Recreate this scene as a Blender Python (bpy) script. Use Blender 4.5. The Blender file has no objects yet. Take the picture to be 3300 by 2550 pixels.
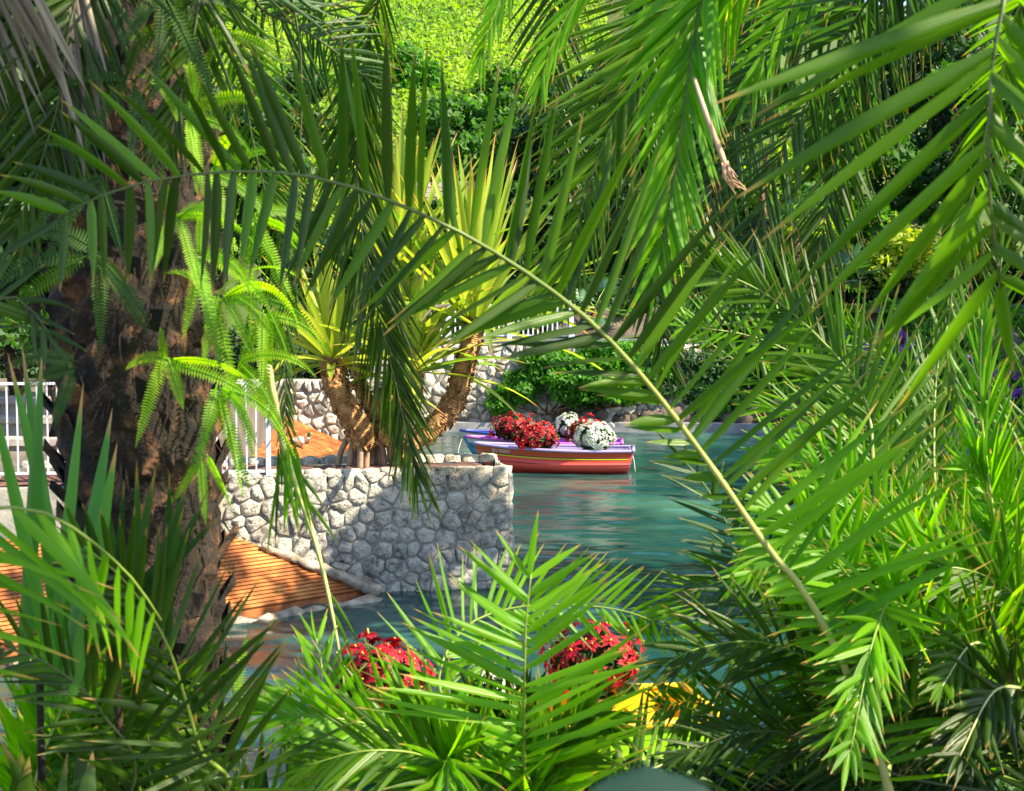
import bpy, math, random
import numpy as np
from mathutils import Vector, Matrix
random.seed(11); np.random.seed(11)
S = bpy.context.scene; COL = S.collection
R = math.radians
# ---------------------------------------------------------------- camera, light, exposure
CAMZ = 3.63; FPX = 4790.0; PITCH = math.atan(311/4790)
cam = bpy.data.cameras.new('camera'); cam_o = bpy.data.objects.new('camera', cam); COL.objects.link(cam_o)
cam_o.location = (0, 0, CAMZ); cam_o.rotation_euler = (math.pi/2-PITCH, 0, 0)
cam.sensor_width = 36; cam.lens = FPX/3300*36; cam.clip_end = 1000; cam.clip_start = .05
cam.dof.use_dof = True; cam.dof.focus_distance = 25; cam.dof.aperture_fstop = 8.0
S.camera = cam_o
SUN = Vector((0.66, -0.30, 0.68)).normalized()
w = bpy.data.worlds.new('World'); S.world = w; w.use_nodes = True
nt = w.node_tree; bg = nt.nodes['Background']
sky = nt.nodes.new('ShaderNodeTexSky'); sky.sky_type = 'NISHITA'; sky.sun_disc = False
sky.sun_elevation = math.asin(SUN.z); sky.sun_rotation = math.atan2(SUN.x, SUN.y); sky.dust_density = .6
nt.links.new(sky.outputs[0], bg.inputs[0]); bg.inputs[1].default_value = 0.105
sun = bpy.data.lights.new('sun', 'SUN'); sun.energy = 5.0; sun.angle = R(.5); sun.color = (1, .87, .62)
so = bpy.data.objects.new('sun', sun); COL.objects.link(so)
so.rotation_euler = SUN.to_track_quat('Z', 'Y').to_euler(); so.location = (20, -10, 30)
S.view_settings.view_transform = 'Standard'; S.view_settings.look = 'None'
S.view_settings.exposure = 1.62; S.view_settings.gamma = 1
S.cycles.use_denoising = True; S.cycles.max_bounces = 8; S.cycles.transparent_max_bounces = 8
S.cycles.sample_clamp_indirect = 6

# ---------------------------------------------------------------- helpers
CF = Vector((0, math.cos(PITCH), -math.sin(PITCH))); CU = Vector((0, math.sin(PITCH), math.cos(PITCH))); CR = Vector((1, 0, 0))
CAM = Vector((0, 0, CAMZ))
def ray(px, py): return CF + CR*((px-1650)/FPX) + CU*((1275-py)/FPX)
def P(px, py, d):
    r = ray(px, py); return CAM + r*(d/r.y)
def G(px, py, z):
    r = ray(px, py); return CAM + r*((z-CAMZ)/r.z)
def tagp(o, label=None, cat=None, group=None, kind=None):
    if label: o['label'] = label
    if cat: o['category'] = cat
    if group: o['group'] = group
    if kind: o['kind'] = kind
    return o
def empty(name, loc, label, cat, group=None):
    o = bpy.data.objects.new(name, None); COL.objects.link(o); o.location = loc; o.empty_display_size = .2
    OFF[o.name] = Vector(loc)
    return tagp(o, label, cat, group)
OFF = {}
def link(name, me, parent=None):
    o = bpy.data.objects.new(name, me); COL.objects.link(o)
    if parent is not None: o.parent = parent
    return o
class MB:
    """collects faces in world coordinates; build() links them as one mesh"""
    def __init__(s): s.v = []; s.f = []; s.uv = []; s.t = []; s.mi = []; s.smooth = True
    def add(s, vs, fs, uvs=None, tint=.5, mi=0):
        b = len(s.v); s.v += [tuple(x) for x in vs]
        s.uv += uvs if uvs else [(0, 0)]*len(vs)
        s.t += [tint]*len(vs)
        for f in fs: s.f.append(tuple(i+b for i in f)); s.mi.append(mi)
    def box(s, c, size, rz=0, mi=0, tint=.5, M=None):
        x, y, z = [a/2 for a in size]
        vs = [Vector((i*x, j*y, k*z)) for k in (-1, 1) for j in (-1, 1) for i in (-1, 1)]
        m = M if M is not None else Matrix.Rotation(rz, 3, 'Z')
        c = Vector(c)
        s.add([m @ v + c for v in vs], [(0,2,3,1),(4,5,7,6),(0,1,5,4),(2,6,7,3),(0,4,6,2),(1,3,7,5)], None, tint, mi)
    def tube(s, pts, rad, n=8, mi=0, tint=.5, cap=True, noise=0):
        pts = [Vector(p) for p in pts]; vs = []; uvs = []
        if not hasattr(rad, '__len__'): rad = [rad]*len(pts)
        up = Vector((.13, .21, 1)); ln = 0
        for i, p in enumerate(pts):
            t = (pts[min(i+1, len(pts)-1)] - pts[max(i-1, 0)])
            if t.length < 1e-9: t = Vector((0, 0, 1))
            t.normalize(); a = t.cross(up)
            if a.length < .05: a = t.cross(Vector((1, 0, 0)))
            a.normalize(); b = t.cross(a)
            if i: ln += (pts[i]-pts[i-1]).length
            for k in range(n):
                th = 2*math.pi*k/n; r = rad[i]*(1+noise*random.uniform(-1, 1))
                vs.append(p + a*math.cos(th)*r + b*math.sin(th)*r); uvs.append((ln, k/n))
        fs = [(i*n+k, i*n+(k+1) % n, (i+1)*n+(k+1) % n, (i+1)*n+k) for i in range(len(pts)-1) for k in range(n)]
        if cap: fs += [tuple(range(n-1, -1, -1)), tuple((len(pts)-1)*n+k for k in range(n))]
        s.add(vs, fs, uvs, tint, mi)
    def build(s, name, mats, parent=None, smooth=True):
        me = bpy.data.meshes.new(name)
        off = OFF.get(parent.name, Vector()) if parent is not None else Vector()
        if parent is not None and parent.parent is not None: off = OFF.get(parent.parent.name, Vector())
        me.from_pydata([(v[0]-off.x, v[1]-off.y, v[2]-off.z) for v in s.v], [], s.f)
        if not isinstance(mats, (list, tuple)): mats = [mats]
        for m in mats: me.materials.append(m)
        if len(mats) > 1: me.polygons.foreach_set('material_index', s.mi)
        uvl = me.uv_layers.new(name='uv'); idx = np.zeros(len(me.loops), dtype=np.int32); me.loops.foreach_get('vertex_index', idx)
        uvl.data.foreach_set('uv', np.array(s.uv, dtype=np.float32)[idx].ravel())
        at = me.attributes.new('tint', 'FLOAT', 'POINT'); at.data.foreach_set('value', np.array(s.t, dtype=np.float32))
        if smooth: me.polygons.foreach_set('use_smooth', [True]*len(me.polygons))
        me.update()
        return link(name, me, parent)

# ---------------------------------------------------------------- materials
class Mt:
    def __init__(s, name):
        s.m = bpy.data.materials.new(name); s.m.use_nodes = True; s.t = s.m.node_tree
        s.b = s.t.nodes['Principled BSDF']; s.out = s.t.nodes['Material Output']
    def n(s, typ, **kw):
        x = s.t.nodes.new(typ)
        for k, v in kw.items():
            if isinstance(v, dict):
                for kk, vv in v.items(): x.inputs[kk].default_value = vv
            else: setattr(x, k, v)
        return x
    def l(s, a, b): s.t.links.new(a, b)
    def ramp(s, fac, stops, mode='LINEAR'):
        r = s.n('ShaderNodeValToRGB'); r.color_ramp.interpolation = mode
        e = r.color_ramp.elements
        while len(e) < len(stops): e.new(.5)
        for x, (p, c) in zip(e, stops): x.position = p; x.color = (*c, 1)
        s.l(fac, r.inputs[0]); return r
    def noise(s, scale, detail=4, rough=.6, coord=None, sx=None):
        x = s.n('ShaderNodeTexNoise'); x.inputs['Scale'].default_value = scale; x.inputs['Detail'].default_value = detail
        x.inputs['Roughness'].default_value = rough
        if coord is None: coord = s.pos()
        if sx:
            mp = s.n('ShaderNodeMapping'); mp.inputs['Scale'].default_value = sx; s.l(coord, mp.inputs[0]); coord = mp.outputs[0]
        s.l(coord, x.inputs[0]); return x
    def pos(s):
        if not hasattr(s, '_p'): s._p = s.n('ShaderNodeNewGeometry')
        return s._p.outputs['Position']
    def mix(s, f, a, b, blend='MIX'):
        x = s.n('ShaderNodeMix', data_type='RGBA', blend_type=blend)
        if isinstance(f, (int, float)): x.inputs[0].default_value = f
        else: s.l(f, x.inputs[0])
        for i, c in ((6, a), (7, b)):
            if isinstance(c, tuple): x.inputs[i].default_value = (*c, 1)
            else: s.l(c, x.inputs[i])
        return x.outputs[2]
    def bump(s, h, strength=.5, dist=.02, prev=None):
        x = s.n('ShaderNodeBump'); x.inputs['Strength'].default_value = strength; x.inputs['Distance'].default_value = dist
        s.l(h, x.inputs['Height'])
        if prev: s.l(prev, x.inputs['Normal'])
        s.l(x.outputs[0], s.b.inputs['Normal']); return x.outputs[0]
def leafmat(name, dark, light, tip=None, trans=.45, rough=.35, tcol=None, veins=40, tipstart=.955):
    k = Mt(name)
    at = k.n('ShaderNodeAttribute', attribute_name='tint')
    r = k.ramp(at.outputs['Fac'], [(0, dark), (1, light)])
    nz = k.noise(6, 2); col = k.mix(nz.outputs[0], r.outputs[0], k.mix(.25, r.outputs[0], light))
    uv = k.n('ShaderNodeUVMap', uv_map='uv'); sp = k.n('ShaderNodeSeparateXYZ'); k.l(uv.outputs[0], sp.inputs[0])
    wv = k.n('ShaderNodeMath', operation='SINE'); mu = k.n('ShaderNodeMath', operation='MULTIPLY'); mu.inputs[1].default_value = veins
    k.l(sp.outputs[1], mu.inputs[0]); k.l(mu.outputs[0], wv.inputs[0])
    if tip:
        a2 = k.n('ShaderNodeMath', operation='MULTIPLY_ADD'); k.l(at.outputs['Fac'], a2.inputs[0]); a2.inputs[1].default_value = .06; k.l(sp.outputs[0], a2.inputs[2])
        tr = k.ramp(a2.outputs[0], [(tipstart-.06, (0, 0, 0)), (tipstart+.02, (1, 1, 1))])
        col = k.mix(tr.outputs[0], col, tip)
    k.l(col, k.b.inputs['Base Color']); k.b.inputs['Roughness'].default_value = max(rough, .33); k.b.inputs['Specular IOR Level'].default_value = .5
    k.bump(wv.outputs[0], .25, .002)
    tb = k.n('ShaderNodeBsdfTranslucent'); g = k.n('ShaderNodeMix', data_type='RGBA', blend_type='MULTIPLY'); g.inputs[0].default_value = 1
    k.l(col, g.inputs[6]); g.inputs[7].default_value = (*(tcol or (2.6, 2.8, .3)), 1)
    k.l(g.outputs[2], tb.inputs[0])
    mx = k.n('ShaderNodeMixShader'); mx.inputs[0].default_value = trans
    k.l(k.b.outputs[0], mx.inputs[1]); k.l(tb.outputs[0], mx.inputs[2]); k.l(mx.outputs[0], k.out.inputs[0])
    return k.m
def rough_mat(name, stops, scale=3, detail=6, rough=.85, bs=.6, bd=.02, bscale=None, pits=None, perobj=0):
    k = Mt(name); nz = k.noise(scale, detail); f = nz.outputs[0]
    if perobj:
        oi = k.n('ShaderNodeObjectInfo'); m = k.n('ShaderNodeMath', operation='MULTIPLY_ADD'); k.l(oi.outputs['Random'], m.inputs[0]); m.inputs[1].default_value = perobj
        m2 = k.n('ShaderNodeMath', operation='SUBTRACT'); k.l(f, m2.inputs[0]); m2.inputs[1].default_value = perobj/2
        k.l(m2.outputs[0], m.inputs[2]); f = m.outputs[0]
    r = k.ramp(f, stops); col = r.outputs[0]
    b2 = k.noise(bscale or scale*6, 6, .7); h = b2.outputs[0]
    if pits:
        v = k.n('ShaderNodeTexVoronoi'); v.inputs['Scale'].default_value = pits; k.l(k.pos(), v.inputs[0])
        pr = k.ramp(v.outputs[0], [(.08, (0, 0, 0)), (.35, (1, 1, 1))])
        big = k.noise(2.3, 3); br = k.ramp(big.outputs[0], [(.42, (0, 0, 0)), (.62, (1, 1, 1))])
        col = k.mix(k.ramp(k.noise(1.1, 4).outputs[0], [(.55, (0, 0, 0)), (.7, (.5, .5, .5))]).outputs[0], col, (.5, .36, .16), 'MULTIPLY'); col = k.mix(k.mix(br.outputs[0], pr.outputs[0], (1, 1, 1)), (.05, .048, .05), col)
        k.bump(pr.outputs[0], .5, .015, k.bump(h, bs, bd))
    else: k.bump(h, bs, bd)
    k.l(col, k.b.inputs['Base Color']); k.b.inputs['Roughness'].default_value = rough
    return k.m
def plain(name, c, rough=.5, spec=None, noise=.12, metal=0, coat=0):
    k = Mt(name); nz = k.noise(5, 5)
    k.l(k.mix(nz.outputs[0], tuple(x*(1-noise*2) for x in c), tuple(min(1, x*(1+noise)) for x in c)), k.b.inputs['Base Color'])
    k.b.inputs['Roughness'].default_value = rough; k.b.inputs['Metallic'].default_value = metal
    if coat: k.b.inputs['Coat Weight'].default_value = coat; k.b.inputs['Coat Roughness'].default_value = .12
    return k.m
M = {}
TIP = (.3, .2, .07)
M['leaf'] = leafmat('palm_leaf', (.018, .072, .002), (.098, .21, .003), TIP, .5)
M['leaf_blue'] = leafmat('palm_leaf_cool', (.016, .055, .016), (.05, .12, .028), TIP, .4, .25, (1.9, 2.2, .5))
M['leaf_bright'] = leafmat('palm_leaf_bright', (.045, .17, .003), (.17, .35, .004), (.5, .3, .1), .55)  # yellower green leaf, also stands in for sunlit fronds
M['leaf_dark'] = leafmat('palm_leaf_deep', (.008, .032, .003), (.045, .1, .005), TIP, .45, .35)  # deep green leaf, also stands in for fronds in shade
M['pandan'] = leafmat('pandanus_leaf', (.07, .25, .012), (.46, .52, .08), (.5, .3, .1), .5, .35, (1.6, 1.5, .6), 60, .95)
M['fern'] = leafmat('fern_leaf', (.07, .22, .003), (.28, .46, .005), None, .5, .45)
M['fern_shaded'] = leafmat('fern_leaf_shaded', (.018, .065, .005), (.045, .12, .008), None, .4, .5)  # shaded copy of the fern leaf, for the dim side of the trunk
M['dry'] = leafmat('dry_palm_leaf', (.16, .13, .11), (.32, .28, .22), None, .25, .6, (1.2, 1.1, .9))
M['broad'] = leafmat('broad_leaf', (.004, .02, .01), (.012, .04, .025), None, .15, .4, None, 0)
M['bush'] = leafmat('bush_leaf', (.02, .1, .005), (.08, .25, .01), None, .4, .6)
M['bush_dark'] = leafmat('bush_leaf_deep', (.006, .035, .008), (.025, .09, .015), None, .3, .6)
M['lawn'] = leafmat('lawn_leaf', (.05, .17, .008), (.27, .38, .02), None, .4, .7)
M['gold'] = leafmat('yellow_bush_leaf', (.12, .22, .012), (.36, .4, .03), None, .4, .5)
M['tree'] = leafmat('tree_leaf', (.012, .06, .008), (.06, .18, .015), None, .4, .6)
M['fan'] = leafmat('fan_palm_leaf', (.04, .12, .07), (.09, .2, .12), None, .3, .4)
M['sword'] = leafmat('sword_leaf', (.02, .13, .01), (.08, .26, .03), (.5, .25, .15), .4, .3, None, 50, .97)
M['red'] = leafmat('red_bract', (.2, .002, .012), (.52, .008, .026), None, .35, .55, (1.5, .7, .8))
M['white'] = leafmat('white_bract', (.5, .56, .5), (.8, .84, .76), None, .3, .5, (1, 1, .9))
M['purple'] = leafmat('purple_petal', (.22, .05, .4), (.4, .12, .6), None, .3, .5, (1, 1, 1))
def rachis_mat(name, a, b):
    k = Mt(name); nz = k.noise(9, 4); k.l(k.mix(nz.outputs[0], a, b), k.b.inputs['Base Color']); k.b.inputs['Roughness'].default_value = .35
    k.bump(k.noise(30, 3, sx=(1, 1, 1)).outputs[0], .2, .004); return k.m
M['rachis'] = rachis_mat('rachis_green', (.1, .2, .02), (.26, .33, .06))
def rachis_grad():  # natural pale base, with sunlit lower and shaded upper rib painted in
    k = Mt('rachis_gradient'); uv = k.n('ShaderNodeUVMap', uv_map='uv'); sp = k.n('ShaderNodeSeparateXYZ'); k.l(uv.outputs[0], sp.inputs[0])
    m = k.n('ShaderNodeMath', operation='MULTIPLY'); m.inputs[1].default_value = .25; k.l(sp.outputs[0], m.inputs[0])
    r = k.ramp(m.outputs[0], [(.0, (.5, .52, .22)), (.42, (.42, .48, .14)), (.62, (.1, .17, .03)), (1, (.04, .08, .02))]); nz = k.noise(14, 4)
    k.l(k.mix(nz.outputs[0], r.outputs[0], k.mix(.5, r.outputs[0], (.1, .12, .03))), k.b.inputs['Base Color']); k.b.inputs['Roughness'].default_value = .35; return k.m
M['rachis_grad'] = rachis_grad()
M['rachis_pale'] = rachis_mat('rachis_pale', (.32, .42, .1), (.62, .6, .3))
M['rachis_dark'] = rachis_mat('rachis_dark', (.05, .08, .03), (.1, .12, .05))
M['stalk'] = rachis_mat('dry_stalk', (.42, .25, .16), (.75, .5, .34))
M['rachis_brown'] = rachis_mat('rachis_brown', (.14, .1, .07), (.3, .22, .14))
M['bark'] = rough_mat('fibrous_bark', [(.32, (.006, .005, .005)), (.53, (.032, .02, .014)), (.72, (.28, .13, .06))], 9, 9, .9, 1, .04, 30, perobj=.2)
M['pbark'] = rough_mat('pandanus_bark', [(.3, (.12, .055, .025)), (.5, (.38, .19, .07)), (.7, (.66, .38, .16))], 7, 8, .85, 1, .03, 22)
def rings(m):
    t = m.node_tree; uv = t.nodes.new('ShaderNodeUVMap'); uv.uv_map = 'uv'; wv = t.nodes.new('ShaderNodeTexWave'); wv.inputs['Scale'].default_value = 11; wv.inputs['Distortion'].default_value = 5; wv.inputs['Detail'].default_value = 3
    t.links.new(uv.outputs[0], wv.inputs[0]); b = t.nodes.new('ShaderNodeBump'); b.inputs['Strength'].default_value = .8; b.inputs['Distance'].default_value = .02
    p = t.nodes['Principled BSDF']; old = p.inputs['Normal'].links[0].from_socket; t.links.new(wv.outputs[1], b.inputs['Height']); t.links.new(old, b.inputs['Normal']); t.links.new(b.outputs[0], p.inputs['Normal'])
rings(M['pbark'])
M['root'] = rough_mat('prop_root_bark', [(.3, (.16, .1, .07)), (.7, (.42, .28, .19))], 6, 5, .85, .5, .01, 30)
M['stone'] = rough_mat('coral_stone', [(.24, (.09, .085, .08)), (.38, (.38, .36, .33)), (.52, (.66, .62, .55)), (.8, (.82, .77, .66))], 11, 10, .95, 1, .09, 16, pits=30, perobj=.2)
M['stone_far'] = rough_mat('coral_stone_weathered', [(.26, (.1, .1, .1)), (.45, (.36, .34, .31)), (.62, (.68, .63, .54))], 2, 7, .9, .9, .04, 12, pits=14, perobj=.34)
M['mortar'] = rough_mat('mortar', [(.3, (.14, .13, .12)), (.7, (.4, .38, .34))], 3, 6, .95, .7, .02, 25)
M['mortar_far'] = rough_mat('mortar_grey', [(.3, (.2, .19, .18)), (.7, (.42, .4, .36))], 2, 6, .95, .7, .02, 15)
M['rock'] = rough_mat('dark_rock', [(.3, (.035, .03, .03)), (.6, (.13, .1, .08)), (.8, (.24, .19, .15))], 1.5, 7, .9, 1, .06, 8, perobj=.2)
M['soil'] = rough_mat('red_soil', [(.3, (.07, .03, .03)), (.7, (.16, .08, .065))], 8, 6, .95, .8, .01, 60)
M['ramp'] = rough_mat('orange_ramp_clay', [(.25, (.13, .04, .015)), (.5, (.36, .115, .03)), (.75, (.6, .27, .08))], 3.5, 7, .55, .6, .01, 60, perobj=.15)
M['concrete'] = rough_mat('pale_concrete', [(.3, (.16, .12, .09)), (.5, (.38, .31, .24)), (.7, (.6, .53, .44))], 6, 9, .9, 1, .04, 18)
M['concrete_grey'] = rough_mat('grey_concrete', [(.3, (.12, .13, .15)), (.7, (.3, .31, .33))], 2, 7, .85, .4, .01, 20)
M['paving'] = rough_mat('terrace_paving', [(.3, (.05, .045, .045)), (.7, (.15, .12, .1))], 1.5, 6, .85, .4, .01, 12, perobj=.2)
M['brick'] = rough_mat('terrace_block', [(.3, (.2, .17, .17)), (.7, (.46, .4, .38))], 1.5, 6, .9, .6, .02, 8, perobj=.35)
M['earth'] = rough_mat('leafy_earth', [(.3, (.03, .04, .012)), (.6, (.09, .08, .035)), (.8, (.15, .12, .06))], 1.4, 8, .95, .8, .05, 8)
M['hill'] = rough_mat('hillside_ground', [(.3, (.03, .06, .01)), (.6, (.06, .1, .015)), (.8, (.12, .12, .04))], .35, 8, .95, .8, .08, 4)
M['white_paint'] = plain('white_paint', (.6, .64, .74), .4)
M['wood'] = rough_mat('planter_wood', [(.3, (.07, .03, .018)), (.7, (.2, .09, .05))], 4, 5, .7, .5, .01, 30)
M['terracotta'] = rough_mat('terracotta', [(.3, (.2, .07, .05)), (.7, (.36, .15, .1))], 4, 5, .8, .3, .01, 30)
M['rope'] = plain('rope_fibre', (.45, .45, .42), .9)
def water_mat():
    k = Mt('pond_water')
    n1 = k.noise(1.0, 3, .55, sx=(1.3, 2.6, 1)); n2 = k.noise(6.5, 4, .65, sx=(1.0, 1.5, 1)); n3 = k.noise(19, 3, .65, sx=(1, 1.3, 1))
    a = k.n('ShaderNodeMath', operation='MULTIPLY_ADD'); k.l(n2.outputs[0], a.inputs[0]); a.inputs[1].default_value = .45; h1 = k.n('ShaderNodeMath', operation='MULTIPLY'); h1.inputs[1].default_value = .5; k.l(n1.outputs[0], h1.inputs[0]); k.l(h1.outputs[0], a.inputs[2])
    a2 = k.n('ShaderNodeMath', operation='MULTIPLY_ADD'); k.l(n3.outputs[0], a2.inputs[0]); a2.inputs[1].default_value = .3; k.l(a.outputs[0], a2.inputs[2])
    k.bump(a2.outputs[0], 1, .008)
    big = k.noise(.22, 4, .6)
    r = k.ramp(big.outputs[0], [(.3, (.004, .03, .034)), (.5, (.008, .052, .054)), (.68, (.06, .17, .13))])  # bright patches paint sunlit shallows into the teal
    k.l(r.outputs[0], k.b.inputs['Base Color']); k.b.inputs['Roughness'].default_value = .06; k.b.inputs['IOR'].default_value = 1.4
    return k.m
M['water'] = water_mat()
# ================================================================ setting
def fast_mesh(name, V, F, mats, parent=None, tint=None, smooth=False, off=None):
    V = np.asarray(V, dtype=np.float32); F = np.asarray(F, dtype=np.int32)
    if parent is not None:
        o = OFF.get(parent.name) or (OFF.get(parent.parent.name) if parent.parent else None) or Vector()
        V = V - np.array(o, dtype=np.float32)
    me = bpy.data.meshes.new(name); n, k = F.shape
    me.vertices.add(len(V)); me.vertices.foreach_set('co', V.ravel())
    me.loops.add(n*k); me.loops.foreach_set('vertex_index', F.ravel())
    me.polygons.add(n); me.polygons.foreach_set('loop_start', np.arange(0, n*k, k, dtype=np.int32))
    try: me.polygons.foreach_set('loop_total', np.full(n, k, dtype=np.int32))
    except Exception: pass
    me.materials.append(mats)
    at = me.attributes.new('tint', 'FLOAT', 'POINT')
    at.data.foreach_set('value', (np.full(len(V), .5) if tint is None else np.asarray(tint)).astype(np.float32))
    me.uv_layers.new(name='uv')
    if smooth: me.polygons.foreach_set('use_smooth', [True]*n)
    me.update(calc_edges=True); me.validate()
    return link(name, me, parent)
def grid(name, xs, ys, zf, mat, kind='structure', smooth=True):
    X, Y = np.meshgrid(xs, ys); Z = zf(X, Y); V = np.stack([X, Y, Z], -1).reshape(-1, 3); nx = len(xs); ny = len(ys)
    i = np.arange(nx-1)[None, :] + np.arange(ny-1)[:, None]*nx; i = i.ravel()
    o = fast_mesh(name, V, np.stack([i, i+1, i+nx+1, i+nx], -1), mat, smooth=smooth)
    if kind: o['kind'] = kind
    return o
rng = np.random.default_rng(5)
def wob(X, Y, s=1.0, seed=0):
    r = np.random.default_rng(seed); z = 0
    for k in range(7):
        a, b, c = r.normal(0, s, 3); z = z + np.sin(X*a+Y*b+c*9)/7
    return z
def waves(X, Y):
    r = np.random.default_rng(77); z = np.zeros_like(X, dtype=float); n = 46
    for i in range(n):
        lam = .24*(6.0**r.random()); th = r.normal(0, .55); k = 2*np.pi/lam; sl = .105*math.sqrt(2/n)
        z += sl/k*np.sin(k*(X*math.sin(th)+Y*math.cos(th))+r.random()*6.28)
    patch = .55+.45*np.clip(1.3*(wob(X, Y, .7, 41)+.25), 0, 1)      # calmer and choppier patches
    edge = np.clip((X+15)/2, 0, 1)*np.clip((16-X)/2, 0, 1)*np.clip((Y-8)/1, 0, 1)
    return z*patch*edge
grid('water', np.concatenate([[-60, -30], np.arange(-15, 16, .085), [30, 60]]), np.concatenate([[3], np.arange(8, 24, .045), np.arange(24, 41.5, .06), [46]]), waves, M['water'])
def near_bank(X, Y):
    e = 6.3 + .25*np.sin(X*1.1) + np.clip(-X-3, 0, 10)*.1
    return np.where(Y < e, 1.5+.05*wob(X, Y, 3, 1), 1.5-(Y-e)*1.05+.06*wob(X, Y, 4, 2)).clip(-1.2, 2)
grid('near_bank', np.linspace(-16, 16, 90), np.concatenate([np.linspace(-14, 5, 12), np.linspace(5.3, 9.4, 30)]), near_bank, M['earth'])
BANKY = 41.0
def upper(X, Y):
    t = np.clip(Y-44, 0, 200)
    base = 2.5 + np.clip((X-3)*.14, 0, .75)
    hill = np.clip(Y-50, 0, 200)*.52 + .5*wob(X, Y, .25, 4)*np.clip((Y-50)/8, 0, 1)
    fall = np.clip(1.15-np.clip(X-5, 0, 40)/30, .55, 1)
    return base + hill*fall + .06*wob(X, Y, 1.2, 3)
grid('hillside', np.linspace(-70, 80, 130), np.concatenate([np.linspace(41.6, 70, 40), np.linspace(72, 160, 30)]), upper, M['hill'])
def sidebank(X, Y):
    e = X-(.36*Y+.9); return np.where(e < 0, -.8, np.minimum(-.8+e*1.6, .5+.1*e))+.05*wob(X, Y, 2, 8)
grid('side_bank', np.linspace(3.5, 40, 90), np.linspace(9.2, 38, 60), sidebank, M['earth'])
# terrace to the left of the canal (its wall faces are below)
def slab(name, x0, x1, y0, y1, z0, z1, mat, kind='structure', parent=None):
    m = MB(); m.box(((x0+x1)/2, (y0+y1)/2, (z0+z1)/2), (x1-x0, y1-y0, z1-z0)); o = m.build(name, mat, parent, smooth=False)
    if kind: o['kind'] = kind
    return o
slab('terrace', -40, -5.5, 18.2, 41.4, -1, 1.5, M['paving'])
m = MB(); m.box((-33, 41.7, .8), (55, .5, 3.6)); o = m.build('bank_wall', M['rock'], None, smooth=False); tagp(o, 'dark rock wall at the back of the terrace on the left, below the hillside', 'stone wall')
def in_poly(p, poly):
    c = False; j = len(poly)-1
    for i in range(len(poly)):
        if (poly[i][1] > p[1]) != (poly[j][1] > p[1]) and p[0] < (poly[j][0]-poly[i][0])*(p[1]-poly[i][1])/(poly[j][1]-poly[i][1])+poly[i][0]: c = not c
        j = i
    return c
def clip(poly, mx, my, nx, ny):
    out = []
    for i in range(len(poly)):
        a = poly[i]; b = poly[(i+1) % len(poly)]
        da = (a[0]-mx)*nx+(a[1]-my)*ny; db = (b[0]-mx)*nx+(b[1]-my)*ny
        if da <= 0: out.append(a)
        if da*db < 0: t = da/(da-db); out.append((a[0]+(b[0]-a[0])*t, a[1]+(b[1]-a[1])*t))
    return out
def voro(W, H, n, aspect=1.25, relax=1):
    c = max(1, round(math.sqrt(n*W/H/aspect))); r = max(1, round(n/c))
    pts = [((i+.5+(j % 2)*.35+random.uniform(-.62, .62))*W/c, (j+.5+random.uniform(-.6, .6))*H/r) for j in range(r) for i in range(c)]
    pts = [(min(max(x, .01*W), .995*W), min(max(y, .02*H), .98*H)) for x, y in pts]
    pts += [(x+random.uniform(.5, .8)*W/c, min(H*.98, y+random.uniform(-.4, .4)*H/r)) for x, y in pts if random.random() < .16 and x < W*.9]
    for it in range(relax+1):
        cells = []
        for i, p in enumerate(pts):
            poly = [(0, 0), (W, 0), (W, H), (0, H)]
            near = sorted(range(len(pts)), key=lambda k: (pts[k][0]-p[0])**2+(pts[k][1]-p[1])**2)[1:16]
            for k in near:
                q = pts[k]; poly = clip(poly, (p[0]+q[0])/2, (p[1]+q[1])/2, q[0]-p[0], q[1]-p[1])
                if len(poly) < 3: break
            cells.append(poly)
        if it < relax:
            np_ = []
            for p, poly in zip(pts, cells):
                if len(poly) < 3: np_.append(p); continue
                cx = sum(a[0] for a in poly)/len(poly); cy = sum(a[1] for a in poly)/len(poly)
                np_.append((p[0]*.55+cx*.45, p[1]*.55+cy*.45))
            pts = np_
    return cells
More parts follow.
